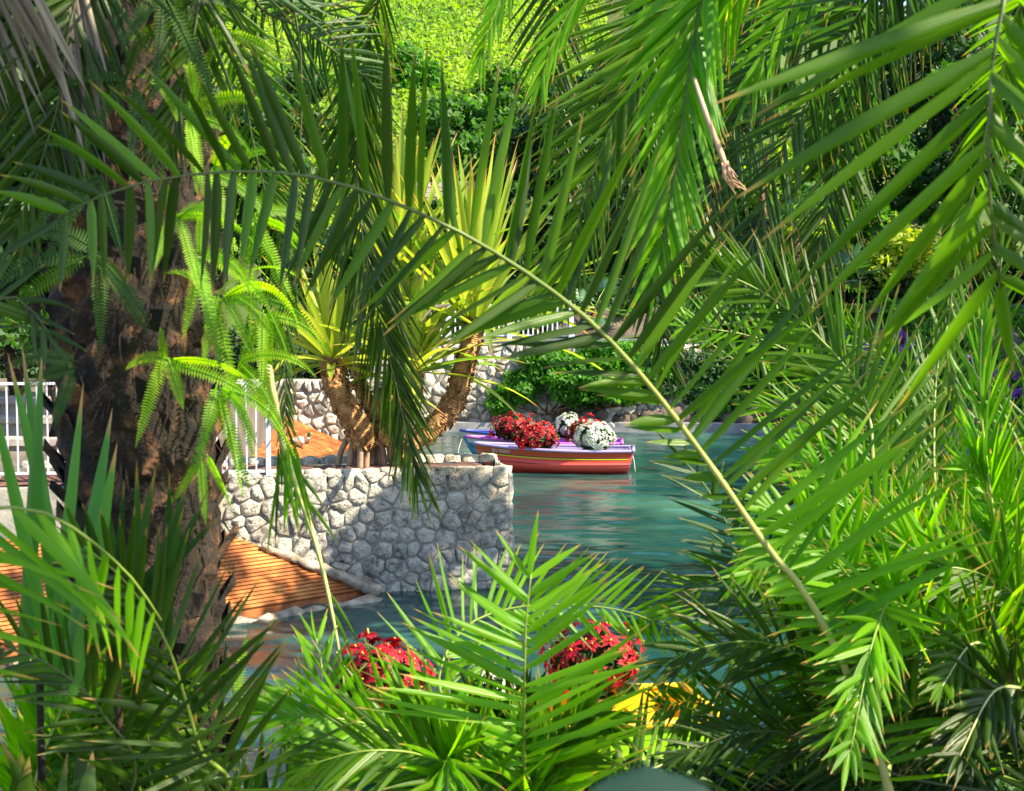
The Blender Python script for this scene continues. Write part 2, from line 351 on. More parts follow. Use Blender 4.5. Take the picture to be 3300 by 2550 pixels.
def stones(parent, O, U, V, N, W, H, n, mat, gap=.02, depth=.06, keep=None, aspect=1.25, name='stone'):
    O = Vector(O); U = Vector(U).normalized(); V = Vector(V).normalized(); N = Vector(N).normalized(); k = 0
    for poly in voro(W, H, n, aspect):
        if len(poly) < 3: continue
        cx = sum(a[0] for a in poly)/len(poly); cy = sum(a[1] for a in poly)/len(poly)
        if keep and not keep(cx, cy): continue
        q = []
        for i in range(len(poly)):       # corner cut, then drop tiny edges
            a = poly[i]; b = poly[(i+1) % len(poly)]
            for t in (.1, .9): q.append((a[0]+(b[0]-a[0])*t, a[1]+(b[1]-a[1])*t))
        R_ = sum(math.hypot(a[0]-cx, a[1]-cy) for a in q)/len(q)
        if R_ < .02: continue
        g = gap*random.uniform(.6, 1.8); s0 = max(.4, 1-g/R_); h = depth*random.uniform(.45, 1.35)
        ring = [(cx+(a[0]-cx)*s0*random.uniform(.93, 1.03), cy+(a[1]-cy)*s0*random.uniform(.93, 1.03)) for a in q]
        vs = []; m = len(ring); tx, ty = random.uniform(-.4, .4), random.uniform(-.4, .4)
        for s, d in ((1, -.004), (.93, h*.42), (.78, h*.85), (.48, h)):
            for a in ring:
                dx, dy = (a[0]-cx)*s, (a[1]-cy)*s
                dd = d + (h*.34*random.uniform(-1, 1) + (dx*tx+dy*ty)*.5*h/R_ if d > 0 else 0)
                vs.append(O+U*(cx+dx)+V*(cy+dy)+N*dd)
        vs.append(O+U*cx+V*cy+N*h*random.uniform(.9, 1.15))
        fs = [(r*m+i, r*m+(i+1) % m, (r+1)*m+(i+1) % m, (r+1)*m+i) for r in range(3) for i in range(m)]
        fs += [(3*m+i, 3*m+(i+1) % m, 4*m) for i in range(m)]
        if U.cross(V).dot(N) < 0: fs = [f[::-1] for f in fs]
        b = MB(); b.add(vs, fs); b.build(name, mat, parent); k += 1
    return k
UZ = Vector((0, 0, 1))
# ---- pier: planter of coral stone
L0 = Vector((-6.2, 17.45, 0)); R0 = Vector((-.03, 18.5, 0)); U0 = (R0-L0).normalized(); N0 = Vector((U0.y, -U0.x, 0)); W0 = (R0-L0).length
PB = -N0   # toward the back
pier = empty('stone_pier', (-1.6, 18.6, 0), 'white coral stone pier wall with a red soil bed on top', 'stone pier')
Z = Vector((0, 0, 1.5))
b = MB(); D_ = 1.45
c = [L0-Z*.6, R0-Z*.6, R0+PB*D_-Z*.6, L0+PB*D_-Z*.6]
b.add(c+[p+Z*1.52 for p in c], [(0,1,5,4),(1,2,6,5),(2,3,7,6),(3,0,4,7),(4,5,6,7)]); b.build('mortar_core', M['mortar'], pier, smooth=False)
b = MB(); i0 = L0+U0*.1+PB*.22; i1 = R0-U0*.25+PB*.22; i2 = i1+PB*(D_-.42); i3 = i0+PB*(D_-.42)
nx, ny = 40, 6
vs = [i0+(i1-i0)*(i/nx)+(i3-i0)*(j/ny)+UZ*(1.44+.03*random.random()+(.03 if 0 < j < ny else -.06)) for j in range(ny+1) for i in range(nx+1)]
b.add(vs, [(j*(nx+1)+i, j*(nx+1)+i+1, (j+1)*(nx+1)+i+1, (j+1)*(nx+1)+i) for j in range(ny) for i in range(nx)]); b.build('soil_bed', M['soil'], pier)
# ramp plane
A1 = P(650, 1690, 17.45); B1 = P(1190, 1898, 18.0); C1 = G(40, 2085, .14)
B1 = B1 + U0*.0
def foot(p): return W0*0 + (p-L0).dot(U0)
ua, ub = foot(A1), foot(B1)
def keep_front(cx, cy):
    zz = cy-.12
    line = A1.z + (cx-ua)/(ub-ua)*(B1.z-A1.z)
    return not (cx < ub+.05 and zz < line-.12)
stones(pier, L0+U0*.02-UZ*.12, U0, UZ, N0, W0-.03, 1.62, 235, M['stone'], .005, .036, keep_front)
stones(pier, R0-UZ*.12-N0*.0, PB, UZ, U0, D_, 1.62, 34, M['stone'], .012, .06)
for k in range(26):      # cap stones along the rear and front edges
    u = W0-.1-k*.235; 
    for off, hh in ((PB*(D_-.12), .045), (PB*.1, .025)):
        if off.dot(PB) < .5 and k > 22: continue
        c = R0-U0*(W0-u-.02)+off+UZ*(1.5+hh/2)
        m = MB(); n = 8; vs = []
        for s, z in ((1, -.05), (.95, hh*.6), (.6, hh)):
            for q in range(n):
                a = 2*math.pi*q/n; vs.append(c+U0*math.cos(a)*.135*s*random.uniform(.9, 1.1)+PB*math.sin(a)*.13*s*random.uniform(.85, 1.15)+UZ*(z+random.uniform(-.012, .012)))
        vs.append(c+UZ*hh)
        m.add(vs, [(r*n+i, r*n+(i+1) % n, (r+1)*n+(i+1) % n, (r+1)*n+i) for r in range(2) for i in range(n)]+[(2*n+i, 2*n+(i+1) % n, 3*n) for i in range(n)])
        m.build('cap_stone', M['stone'], pier)
# ---- grooved ramp in front of the pier
def make_ramp(A, Bp, C, rows, name, label, curb=True, up=0):
    """treads run parallel to shoreline B-C; slope rises toward A"""
    e = (C-Bp); eh = Vector((e.x, e.y, e.z)); el = eh.length; eh.normalize()
    # perpendicular within the plane toward A
    nrm = eh.cross(A-Bp).normalized(); nrm = nrm if nrm.z > 0 else -nrm
    q = (A-Bp)-eh*(A-Bp).dot(eh); ql = q.length; qh = q.normalized(); sk = (A-Bp).dot(eh)
    r = empty(name, tuple((A+Bp+C)/3), label, 'ramp')
    m = MB(); ext = 1.08
    vs = [Bp, C, C+qh*ql*ext+eh*sk*ext, Bp+qh*ql*ext+eh*sk*ext]
    vs = [v-nrm*.03 for v in vs]; vs += [v-UZ*1.2 for v in vs]
    m.add(vs, [(0,1,2,3),(0,4,5,1),(1,5,6,2),(2,6,7,3),(3,7,4,0)]); m.build('ramp_bed', M['ramp'], r, smooth=False)
    for i in range(rows):
        a = i/rows; b2 = (i+.86)/rows; m = MB(); hgt = .016*random.uniform(.8, 1.2)
        sh0 = sk*a*ext; sh1 = sk*b2*ext
        p0 = Bp+qh*ql*a*ext+eh*sh0; p1 = Bp+qh*ql*b2*ext+eh*sh1
        top = [p0, p0+e, p1+e, p1]
        m.add([v-nrm*.03 for v in top]+[v+nrm*(hgt if k in (0, 1) else hgt*.3) for k, v in enumerate(top)], [(0,3,2,1),(4,5,6,7),(0,1,5,4),(1,2,6,5),(2,3,7,6),(3,0,4,7)])
        m.build('tread', M['ramp'], r, smooth=False)
    return r, eh, qh, ql, nrm, sk
ramp1, eh, qh, ql, nrm, sk = make_ramp(A1, B1, C1, 26, 'grooved_ramp', 'orange grooved ramp sloping down to the water in front of the stone pier')
m = MB(); m.tube([B1+(C1-B1)*t-qh*.22-UZ*(.06)+Vector((0, .04*math.sin(t*30), 0)) for t in np.linspace(-.02, 1.02, 40)], .15, 7, noise=.3); m.build('shore_kerb', M['concrete'], ramp1)
m = MB(); pts = [A1+(B1-A1)*t+N0*.07+UZ*.03 for t in np.linspace(.35, 1.06, 26)]; m.tube(pts, [.04+.05*t for t in np.linspace(0, 1, 26)], 7, noise=.35); m.build('side_kerb', M['concrete'], ramp1)
# ---- far ramp with the duck and the wall behind it
A2 = P(915, 1338, 36.0); B2 = P(1135, 1441, 36.0); C2 = Vector((-5.7, 28.5, .06))
ramp2, eh2, qh2, ql2, nrm2, sk2 = make_ramp(A2, B2, C2, 30, 'grooved_ramp', 'orange grooved ramp with the duck on it, behind the pier under the white stone wall')
lw = empty('stone_wall', (-5, 36.1, 0), 'low sunlit white stone wall rising behind the duck ramp, left of the pandanus', 'stone wall')
WL = Vector((-7.6, 36.05, 0)); m = MB(); m.box((-5.1, 36.45, .7), (5.0, .7, 1.9)); m.build('mortar_core', M['mortar_far'], lw, smooth=False)
stones(lw, (-7.6, 36.09, -.1), (1, 0, 0), UZ, (0, -1, 0), 5.0, 1.78, 120, M['stone_far'], .014, .07)
# ---- central wall below the picket fence
cw = empty('retaining_wall', (-1, 41, 0), 'tall coral stone retaining wall under the white picket fence across the water', 'stone wall')
m = MB(); m.box((.9, 41.5, 1.15), (8.8, .8, 2.6)); m.build('mortar_core', M['mortar_far'], cw, smooth=False)
stones(cw, (-3.5, 41.09, -.1), (1, 0, 0), UZ, (0, -1, 0), 8.6, 2.5, 230, M['stone_far'], .018, .09)
m = MB(); m.box((.9, 41.42, 2.485), (8.84, .7, .07)); m.build('coping', M['concrete_grey'], cw, smooth=False)
# side wall joining the two
m = MB(); m.box((-3.02, 38.9, .95), (.8, 4.4, 2.2)); sw = m.build('return_wall', M['mortar_far'], None, smooth=False)
tagp(sw, 'grey side wall joining the two far stone walls behind the pandanus trunks', 'stone wall')
# quay kerb along the far bank
m = MB()
kp = [(-3.4, 40.7), (1.2, 40.6), (5, 40.4), (9, 39.6), (13, 38.6), (22, 37.0), (40, 35)]
vs = []
for x, y in kp: vs += [(x, y, -.4), (x, y, .24), (x, y+3.5, .3)]
m.add(vs, [(i*3, (i+1)*3, (i+1)*3+1, i*3+1) for i in range(len(kp)-1)]+[(i*3+1, (i+1)*3+1, (i+1)*3+2, i*3+2) for i in range(len(kp)-1)])
o = m.build('quay_kerb', M['concrete_grey'], None, smooth=False); o['kind'] = 'structure'
# bank of dark rock and earth behind the kerb, right side
def ybank(X): return np.interp(X, [p[0] for p in kp], [p[1] for p in kp])
xs = np.linspace(1.0, 40, 120); T = np.linspace(0, 1, 14)
Vb = []
for t in T:
    for x in xs:
        y = ybank(x)+.55+t*2.6; z = .2+3.1*t**.8+.12*math.sin(x*3+t*7)+.1*math.sin(x*7.3-t*5)
        Vb.append((x, y, z))
i = (np.arange(len(xs)-1)[None, :]+np.arange(len(T)-1)[:, None]*len(xs)).ravel(); nx = len(xs)
o = fast_mesh('far_bank', Vb, np.stack([i, i+1, i+nx+1, i+nx], -1), M['rock'], smooth=True); o['kind'] = 'structure'
# boulders at the foot of the bank
rb = empty('boulder_edging', (6, 40.6, .2), 'row of dark boulders at the foot of the planted bank, above the quay kerb', 'boulders')
for k in range(70):
    x = 1.3+k*.27+random.uniform(-.1, .1); r = random.uniform(.16, .34); zc = .3+random.choice([0, 0, .35])*random.random()*1.6
    y = float(ybank(x))+.5+random.uniform(-.1, .1); m = MB(); vs = []; n = 8
    for j, (s, z) in enumerate([(.6, -.8), (1, -.2), (.95, .4), (.5, .85)]):
        for q in range(n):
            a = 2*math.pi*q/n; vs.append((x+math.cos(a)*r*s*random.uniform(.85, 1.2), y+math.sin(a)*r*.8*s, zc+z*r*random.uniform(.85, 1.1)))
    m.add(vs, [(j*n+q, j*n+(q+1) % n, (j+1)*n+(q+1) % n, (j+1)*n+q) for j in range(3) for q in range(n)]+[tuple(3*n+q for q in range(n))])
    m.build('boulder', M['rock'], rb)
# ---- white fences
def fence(x0, y0, z0, x1, y1, z1, h, step, label, bar=.022, bottom=.06, posts=(), rail=.035, group=None):
    A = Vector((x0, y0, z0)); B_ = Vector((x1, y1, z1)); f = empty('picket_fence', tuple((A+B_)/2), label, 'fence', group)
    d = B_-A; L = d.length; ang = math.atan2(d.y, d.x); u = d.normalized()
    for zz in (bottom, h): 
        m = MB(); m.box((A+B_)/2+UZ*zz, (L, rail, rail*.9), ang); m.build('rail', M['white_paint'], f, smooth=False)
    n = int(L/step); me = None
    for i in range(n+1):
        c = A+u*(i*step)+UZ*(bottom+(h-bottom)/2)
        if me is None:
            m = MB(); m.box((0, 0, 0), (bar, bar*.9, h-bottom)); o = m.build('picket', M['white_paint'], None, smooth=False); o.parent = f; me = o
        else: o = me.copy(); COL.objects.link(o)
        o.location = c-f.location+Vector((0, -.004, 0)); o.rotation_euler = (random.gauss(0, .004), random.gauss(0, .004), ang)
    for t in posts:
        m = MB(); m.box(A+d*t+UZ*(h+.05)/2, (bar*3.2, bar*3.2, h+.09), ang); m.box(A+d*t+UZ*(h+.11), (bar*4, bar*4, .03), ang); m.build('fence_post', M['white_paint'], f, smooth=False)
    return f
fence(-3.6, 41.3, 2.52, 1.75, 41.3, 2.52, .95, .135, 'white picket fence on top of the retaining wall across the water', .042, .1, (.02, .34, .66, .98), .05)
pe = P(872, 1494, 18.15)
fence(-6.4, 17.72, 1.5, pe.x, 18.0, 1.5, 1.12, .118, 'white railing on the left end of the pier beside the ferny palm trunk', .017, .04, (1.0,), .035)
fence(-13.5, 17.6, 1.5, -6.5, 17.72, 1.5, 1.12, .13, 'white railing at the far left, seen past the left side of the ferny trunk', .018, .05, (0, .5), .035)
m = MB(); m.box(P(672, 1570, 17.35), (.3, .3, .62), .1); o = m.build('concrete_block', M['concrete'], None, smooth=False)
tagp(o, 'square tan concrete block at the left end of the pier wall under the railing', 'block')
m = MB(); m.box((-9.9, 17.85, .6), (7.4, .5, 1.78)); lwall = empty('terrace_wall', (-9.5, 17.7, 0), 'low stone wall under the railing at the far left', 'stone wall'); m.build('mortar_core', M['mortar'], lwall, smooth=False)
stones(lwall, (-13.5, 17.62, -.1), (1, 0, 0), UZ, (0, -1, 0), 7.2, 1.6, 90, M['stone'], .012, .06)
# benches / steps seen behind the railing
for i, (y, z) in enumerate([(21, 1.62), (22.6, 1.8), (24.2, 1.98)]):
    m = MB(); m.box((-7.9, y, z), (3.2, .5, .09)); m.box((-7.9, y+.05, z-.14), (3.0, .35, .2))
    o = m.build('terrace_step', M['brick'], None, smooth=False); o['kind'] = 'structure'
# curved block terrace on the hillside
tw = empty('block_terrace', (0, 55, 8), 'curved grey terrace of stacked blocks on the hillside above the pandanus', 'terrace wall')
bl = None
for r in range(15):
    for c in range(13):
        x = -5.2+c*.62+(r % 2)*.3; y = 53.6+.16*r-((x+1.4)/4.5)**2*1.1
        z = upper(np.array(x), np.array(53.))*1.0+.9+r*.21 - (.02*abs(x+1.4))
        if bl is None:
            m = MB(); m.box((0, 0, 0), (.58, .5, .175)); bl = m.build('block', M['brick'], None, smooth=False); bl.parent = tw; o = bl
        else: o = bl.copy(); COL.objects.link(o)
        o.location = Vector((x, y, float(z)+random.uniform(-.012, .012)))-tw.location; o.rotation_euler = (random.gauss(0, .02), random.gauss(0, .01), -(x+1.4)*.1+random.gauss(0, .02))
        o.scale = (random.uniform(.93, 1.02), 1, random.uniform(.9, 1.05))
# light path on the far right bank
m = MB(); xs2 = np.linspace(9.2, 30, 20); vs = []
for x in xs2:
    y = float(ybank(x))+3.4
    for dy in (0, 3.2): vs.append((x, y+dy, 3.36+dy*.04+.0*x))
m.add(vs, [(2*i, 2*i+2, 2*i+3, 2*i+1) for i in range(len(xs2)-1)]); o = m.build('path', M['paving'], None); o['kind'] = 'structure'
# ================================================================ foliage clouds
def cloud(name, mat, centers, radii, n, size, parent=None, flat=0, tintbias=None, aspect=1.7, shell=.55, kind=None, droop=0):
    C_ = np.asarray(centers, float); Rr = np.asarray(radii, float)
    if Rr.ndim == 1: Rr = np.stack([Rr]*3, -1)
    wgt = np.prod(Rr, 1)**.66; k = rng.choice(len(C_), n, p=wgt/wgt.sum())
    d = rng.normal(size=(n, 3)); d /= np.linalg.norm(d, axis=1)[:, None]
    rad = shell+(1-shell)*rng.random(n)**.6
    lump = 1+.22*np.sin(d[:, 0]*5+k*1.7)*np.sin(d[:, 1]*4+k)+.15*np.sin(d[:, 2]*7+k*.9)
    pos = C_[k]+d*Rr[k]*(rad*lump)[:, None]
    ax = rng.normal(size=(n, 3)); ax[:, 2] = ax[:, 2]*(1-flat)-droop; ax /= np.linalg.norm(ax, axis=1)[:, None]
    nn = d*.8+rng.normal(size=(n, 3))*.6+np.array([0, 0, .5]); b = np.cross(nn, ax); b /= np.linalg.norm(b, axis=1)[:, None]+1e-9
    s = size*rng.uniform(.55, 1.4, n)[:, None]
    V = np.stack([pos-ax*s*.5*aspect, pos+b*s*.42, pos+ax*s*.5*aspect, pos-b*s*.42], 1).reshape(-1, 3)
    F = np.arange(n*4).reshape(-1, 4)
    t = np.clip(rng.random(n)*.7+.15+rng.normal(size=len(C_))[k]*.12, 0, 1)
    o = fast_mesh(name, V, F, mat, parent, np.repeat(t, 4))
    if kind: o['kind'] = kind
    return o
def limb_path(a, b, k=6, wig=.1):
    a = Vector(a); b = Vector(b); L = (b-a).length
    return [a.lerp(b, t)+Vector((random.uniform(-1, 1), random.uniform(-1, 1), 0))*wig*L*.15*math.sin(math.pi*t) for t in np.linspace(0, 1, k)]
def tree(loc, h, cr, label, mat='tree', n=5000, size=.22, trunk_r=.18, clumps=20, low=.35, group=None, name='tree', sy=1.0):
    x, y, z = loc; t = empty(name, loc, label, 'tree', group)
    m = MB(); top = Vector((x+random.uniform(-.5, .5), y, z+h*.62)); m.tube(limb_path(loc, top, 8, .5), np.linspace(trunk_r, trunk_r*.5, 8), 8, noise=.08)
    cs = []; rs = []
    for i in range(clumps):
        a = i*2.4+random.random(); rr = cr*random.uniform(.25, .85); zz = z+h*(low+(1-low)*random.uniform(.1, .95))
        shrink = 1-.55*abs((zz-z)/h-.62)
        c = Vector((x+math.cos(a)*rr*shrink, y+math.sin(a)*rr*sy, zz)); r = cr*random.uniform(.22, .44)
        cs.append(c); rs.append((r, r, r*random.uniform(.6, .85)))
        f = Vector(loc).lerp(top, random.uniform(.5, 1)); m.tube(limb_path(f, c, 5, .6), np.linspace(trunk_r*.35, .02, 5), 5)
    m.build('trunk', M['bark'], t)
    cloud('crown', M[mat], cs, rs, n, size, t)
    return t
# hillside ground cover: leafy weeds on the sunlit slope
def hill_cover():
    n = 80000; X = rng.uniform(-34, 5, n); Y = rng.uniform(55, 92, n)
    Zz = upper(X, Y); keep = (np.abs(wob(X, Y, .9, 12))+rng.random(n)*.5 > .1); X, Y, Zz = X[keep], Y[keep], Zz[keep]; n = len(X)
    pos = np.stack([X, Y, Zz+rng.random(n)*.3+.04+.25*np.clip(wob(X, Y, .8, 9), 0, 1)], -1)
    ax = rng.normal(size=(n, 3)); ax /= np.linalg.norm(ax, axis=1)[:, None]; nn = rng.normal(size=(n, 3))*.6+np.array([.2, -.5, .8])
    bb = np.cross(nn, ax); bb /= np.linalg.norm(bb, axis=1)[:, None]; s = rng.uniform(.1, .26, n)[:, None]
    V = np.stack([pos-ax*s*.7, pos+bb*s*.45, pos+ax*s*.7, pos-bb*s*.45], 1).reshape(-1, 3)
    o = fast_mesh('ground_cover', V, np.arange(n*4).reshape(-1, 4), M['lawn'], tint=np.repeat(np.clip(rng.random(n)*.6+.5*wob(X, Y, .7, 22)+.35*wob(X, Y, 2.2, 23)+.22, 0, 1), 4))
    tagp(o, 'bright green leafy ground cover on the sunlit hillside at the top centre', 'ground cover', kind='stuff')
hill_cover()
# trees on the far side
def zu(x, y): return float(upper(np.array(float(x)), np.array(float(y))))
def T_(x, y, h, cr, label, **k): return tree((x, y, zu(x, y)-.1), h, cr, label, **k)
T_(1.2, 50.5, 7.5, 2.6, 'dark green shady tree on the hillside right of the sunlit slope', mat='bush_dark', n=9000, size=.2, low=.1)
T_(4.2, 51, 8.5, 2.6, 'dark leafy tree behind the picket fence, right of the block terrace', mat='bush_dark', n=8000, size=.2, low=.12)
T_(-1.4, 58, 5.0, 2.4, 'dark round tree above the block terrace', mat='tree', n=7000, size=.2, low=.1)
T_(7.2, 54, 10, 3.0, 'tall green tree behind the upper right palm leaves', n=8000, size=.22, low=.15)
T_(11, 50, 7.0, 2.6, 'bluish green tree right of the tall green tree, above the bank path', n=7000, size=.2, low=.2)
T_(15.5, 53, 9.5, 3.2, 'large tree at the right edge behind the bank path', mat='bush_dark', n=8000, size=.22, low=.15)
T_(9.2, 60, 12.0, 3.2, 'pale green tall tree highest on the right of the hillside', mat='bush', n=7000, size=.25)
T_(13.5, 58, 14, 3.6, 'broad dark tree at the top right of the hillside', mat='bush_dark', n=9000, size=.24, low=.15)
T_(18, 56, 13, 3.6, 'tall green tree at the top right corner behind the palms', n=8000, size=.24, low=.2)
T_(6.0, 59, 10.5, 3.0, 'mid green tree at the top of the slope right of the sunlit hillside', n=8000, size=.22, low=.1)
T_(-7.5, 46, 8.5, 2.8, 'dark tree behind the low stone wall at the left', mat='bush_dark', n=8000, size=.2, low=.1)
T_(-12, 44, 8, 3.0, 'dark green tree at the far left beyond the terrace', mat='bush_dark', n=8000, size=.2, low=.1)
tree((-11, 33, 1.5), 6, 2.4, 'bushy tree on the terrace at the far left', mat='tree', n=7000, size=.16, low=.1)
T_(18.5, 47, 8, 3.0, 'green tree at the far right end of the bank path', n=7000, size=.2, low=.1)
T_(-4.2, 52, 4.2, 2.2, 'small dark tree on the left slope above the low stone wall', mat='bush_dark', n=6000, size=.2, low=.05)
def bush(name, label, cs, rs, mat, n, size, cat='bush', group=None, stems=True, droop=0):
    c0 = Vector(cs[0]); zb = min(c[2]-(r if not hasattr(r, '__len__') else r[2]) for c, r in zip(cs, rs))
    t = empty(name, (c0.x, c0.y, zb), label, cat, group)
    m = MB()
    for c in cs: m.tube(limb_path((c0.x+random.uniform(-.2, .2), c0.y, zb), c, 5), np.linspace(.035, .012, 5), 5)
    m.build('stem', M['bark'], t); cloud('foliage', M[mat], cs, rs, n, size, t, droop=droop, shell=.35); return t
bush('yellow_bush', 'sunlit yellow bush above the bank path, behind the fan palm', [(8.9, 47, 5.3), (10.2, 47.4, 5.0), (9.6, 47.5, 6.0)], [.75, .7, .6], 'gold', 2600, .15)
bush('yellow_bush', 'broad sunlit yellow green shrub right of the fan palms', [(11.5+i*.6, 46.8+.3*math.sin(i*3), 4.6+.8*math.sin(i*1.3)) for i in range(7)], [.75]*7, 'gold', 5000, .15)
bush('yellow_bush', 'pale yellow green bush higher up among the trees on the right', [(8.8, 50, 8.2), (10, 50, 7.6), (8.2, 50, 7.2)], [.8, .8, .7], 'lawn', 2800, .15)
bush('shrub', 'dark shrub hiding the wall base behind the white picket fence', [(-1.5, 44.5, 3.2), (.5, 45, 3.4), (2.6, 44.8, 3.3), (4.6, 45, 3.5), (6, 45, 3.9)], [.9, 1.0, 1.0, 1.0, 1.0], 'bush_dark', 7000, .14)
bush('trailing_bush', 'bright green trailing bush spilling over the retaining wall toward the water', [(1.0, 40.7, 1.9), (1.7, 40.6, 1.4), (.2, 40.75, 1.2), (-.3, 40.8, .8), (2.6, 40.8, 2.0), (2.9, 40.6, 1.2), (3.6, 40.8, 1.9)], [(.8, .45, .5), (.9, .5, .6), (.6, .4, .45), (.4, .3, .35), (.9, .5, .55), (.8, .5, .5), (.9, .5, .6)], 'bush', 15000, .1, droop=.5)
bush('trailing_bush', 'darker trailing bush on the rocks right of the bright one', [(4.8, 41.3, 1.9), (6.0, 41.3, 1.7), (7.2, 41.2, 1.9), (5.4, 41.2, 1.2), (3.9, 41.2, 1.3)], [(.9, .5, .6)]*5, 'bush_dark', 11000, .1, droop=.6)
for (x, y, r, mt, lb) in [(-6.5, 62, 1.5, 'tree', 'mid green round shrub at the left of the sunlit slope'), (-3.4, 66, 1.3, 'bush', 'light green shrub high on the sunlit slope at the top centre'), (1.6, 62, 1.4, 'tree', 'mid green shrub at the right side of the sunlit slope'),
    (-2.0, 60.5, .9, 'bush_dark', 'small dark shrub in the lower middle of the sunlit slope'), (3.4, 66, 1.8, 'bush', 'bright shrub at the top of the slope near the hanging fronds'), (-5.0, 71, 1.5, 'bush', 'yellow green shrub highest on the slope'), (-.2, 70, 1.2, 'tree', 'mid green shrub highest on the slope right of centre'), (-4.4, 57.5, .9, 'tree', 'small green shrub low on the slope above the left end of the block terrace')]:
    z = zu(x, y); bush('shrub', lb, [(x+random.uniform(-.8, .8)*r, y, z+random.uniform(.1, .9)*r) for _ in range(9)], [r*random.uniform(.35, .6) for _ in range(9)], mt, 3400, .17)
bush('hedge', 'dark hedge at the back of the terrace on the left, seen beside the ferny trunk', [(-14+i*.75, 40.4, 2.0+.5*math.sin(i*2.1)) for i in range(14)], [(.8, .6, .9)]*14, 'bush_dark', 12000, .12, cat='hedge')
bush('hedge', 'low hedge on the terrace behind the railing left of the duck ramp', [(-7.9+i*.6, 27+.3*math.sin(i), 1.9+.2*math.sin(i*2.1)) for i in range(5)], [(.5, .4, .5)]*5, 'bush_dark', 4000, .09, cat='hedge')
bush('trailing_bush', 'dense dark creeper on the bank directly behind the moored boats', [(2.2+i*.55, 41.0+.05*i, 1.1+.9*((i*7) % 5)/5) for i in range(12)], [(.5, .35, .5)]*12, 'bush_dark', 11000, .09, droop=.6)
bush('shrub', 'wide dark thicket under the trees beyond the bank path on the right', [(7+i*.8, 47.5+.8*math.sin(i*2), 3.6+.9*((i*5) % 4)/4) for i in range(18)], [(1.0, .8, .9)]*18, 'bush_dark', 20000, .15)
# hedge bank with purple flowers
n = 42000; X = rng.uniform(4.5, 24, n); t = rng.random(n)**.8; Y = ybank(X)+.4+t*3.0; Zh = .55+2.95*t+.22*np.sin(X*1.7)+.12*np.sin(X*4.1+t*9)+rng.random(n)*.25
pos = np.stack([X, Y, Zh], -1); ax = rng.normal(size=(n, 3)); ax[:, 2] -= .6; ax /= np.linalg.norm(ax, axis=1)[:, None]
bb = np.cross(rng.normal(size=(n, 3))*.5+np.array([0, -.7, .7]), ax); bb /= np.linalg.norm(bb, axis=1)[:, None]; s = rng.uniform(.07, .18, n)[:, None]
o = fast_mesh('bank_planting', np.stack([pos-ax*s*.7, pos+bb*s*.45, pos+ax*s*.7, pos-bb*s*.45], 1).reshape(-1, 3), np.arange(n*4).reshape(-1, 4), M['bush'], tint=np.repeat(rng.random(n)*.7, 4))
tagp(o, 'dense green creeping plants covering the far right bank', 'ground cover', kind='stuff')
cs = []
for k in range(34): cs.append((random.choice([8.2, 10.5, 12.8, 5.6, 14, 11.6])+random.gauss(0, .45), 0, random.uniform(1.0, 2.7)))
cs = [(x, float(ybank(x))+.3+(z-.5)*.9, z) for x, _, z in cs]
cloud('purple_flowers', M['purple'], cs, [.16]*len(cs), 1500, .09); o = bpy.data.objects['purple_flowers']
tagp(o, 'scattered purple flowers among the creeping plants on the far right bank', 'flowers', kind='stuff')
# unseen trees just outside the view, added to shade and dapple chosen places
def shade(loc, h, cr, label, n, size=.24, low=.45): return tree(loc, h, cr, label, mat='tree', n=n, size=size, trunk_r=.24, clumps=16, low=low)
shade((4.3, .5, 1.5), 9.6, 1.55, 'added tall slim shade tree beside the camera on the near bank, outside the view', 4600, .2, .78)
shade((12.5, 14.5, -.5), 14, 3.0, 'unseen tall shade tree beyond the right edge beside the water', 2600, .26, .5)
shade((17, 25, -.3), 14, 3.8, 'unseen broad shade tree beyond the right edge near the moored boats', 1100, .28, .4)
shade((6.4, 13.9, .2), 9.2, 1.6, 'unseen slender leafy tree beyond the right edge that shades the stone pier', 1500, .2, .82)
shade((6.4, 11.0, .2), 11.5, 1.7, 'unseen thin leafy tree beyond the right edge that dapples the grooved ramp', 1500, .2, .72)
shade((21, 37.5, .3), 15, 4.4, 'unseen very large shade tree beyond the right end of the quay', 8000, .3, .3)
shade((24.5, 43, 3), 14, 4.4, 'unseen large shade tree behind the right end of the quay', 8000, .3, .2)
tree((-6.6, 21.2, 1.5), 7.5, 2.1, 'dark leafy tree close behind the ferny trunk on the terrace', mat='bush_dark', n=11000, size=.16, trunk_r=.14, clumps=24, low=.25)
tree((-9.4, 22.5, 1.5), 7.8, 2.3, 'dark leafy tree on the terrace at the left edge behind the railing', mat='bush_dark', n=9000, size=.18, trunk_r=.14, clumps=22, low=.3)
# undergrowth on the near bank
n = 26000; X = rng.uniform(-5, 5, n); Y = rng.uniform(5.2, 8.4, n); X[:n//2] = rng.uniform(.6, 4.5, n//2)
H = .12+.34*np.clip(wob(X, Y, 1.6, 31)+.4, 0, 1)*(X > 1.3)
pos = np.stack([X, Y, near_bank(X, Y)+rng.random(n)*H], -1); ax = rng.normal(size=(n, 3))*np.array([1, 1, .8]); ax[:, 2] += .8; ax /= np.linalg.norm(ax, axis=1)[:, None]
bb = np.cross(rng.normal(size=(n, 3)), ax); bb /= np.linalg.norm(bb, axis=1)[:, None]; s = rng.uniform(.03, .09, n)[:, None]
o = fast_mesh('undergrowth', np.stack([pos-ax*s*.9, pos+bb*s*.3, pos+ax*s*.9, pos-bb*s*.3], 1).reshape(-1, 3), np.arange(n*4).reshape(-1, 4), M['bush_dark'], tint=np.repeat(rng.random(n), 4))
tagp(o, 'dark leafy undergrowth on the near bank at the bottom right', 'ground cover', kind='stuff')
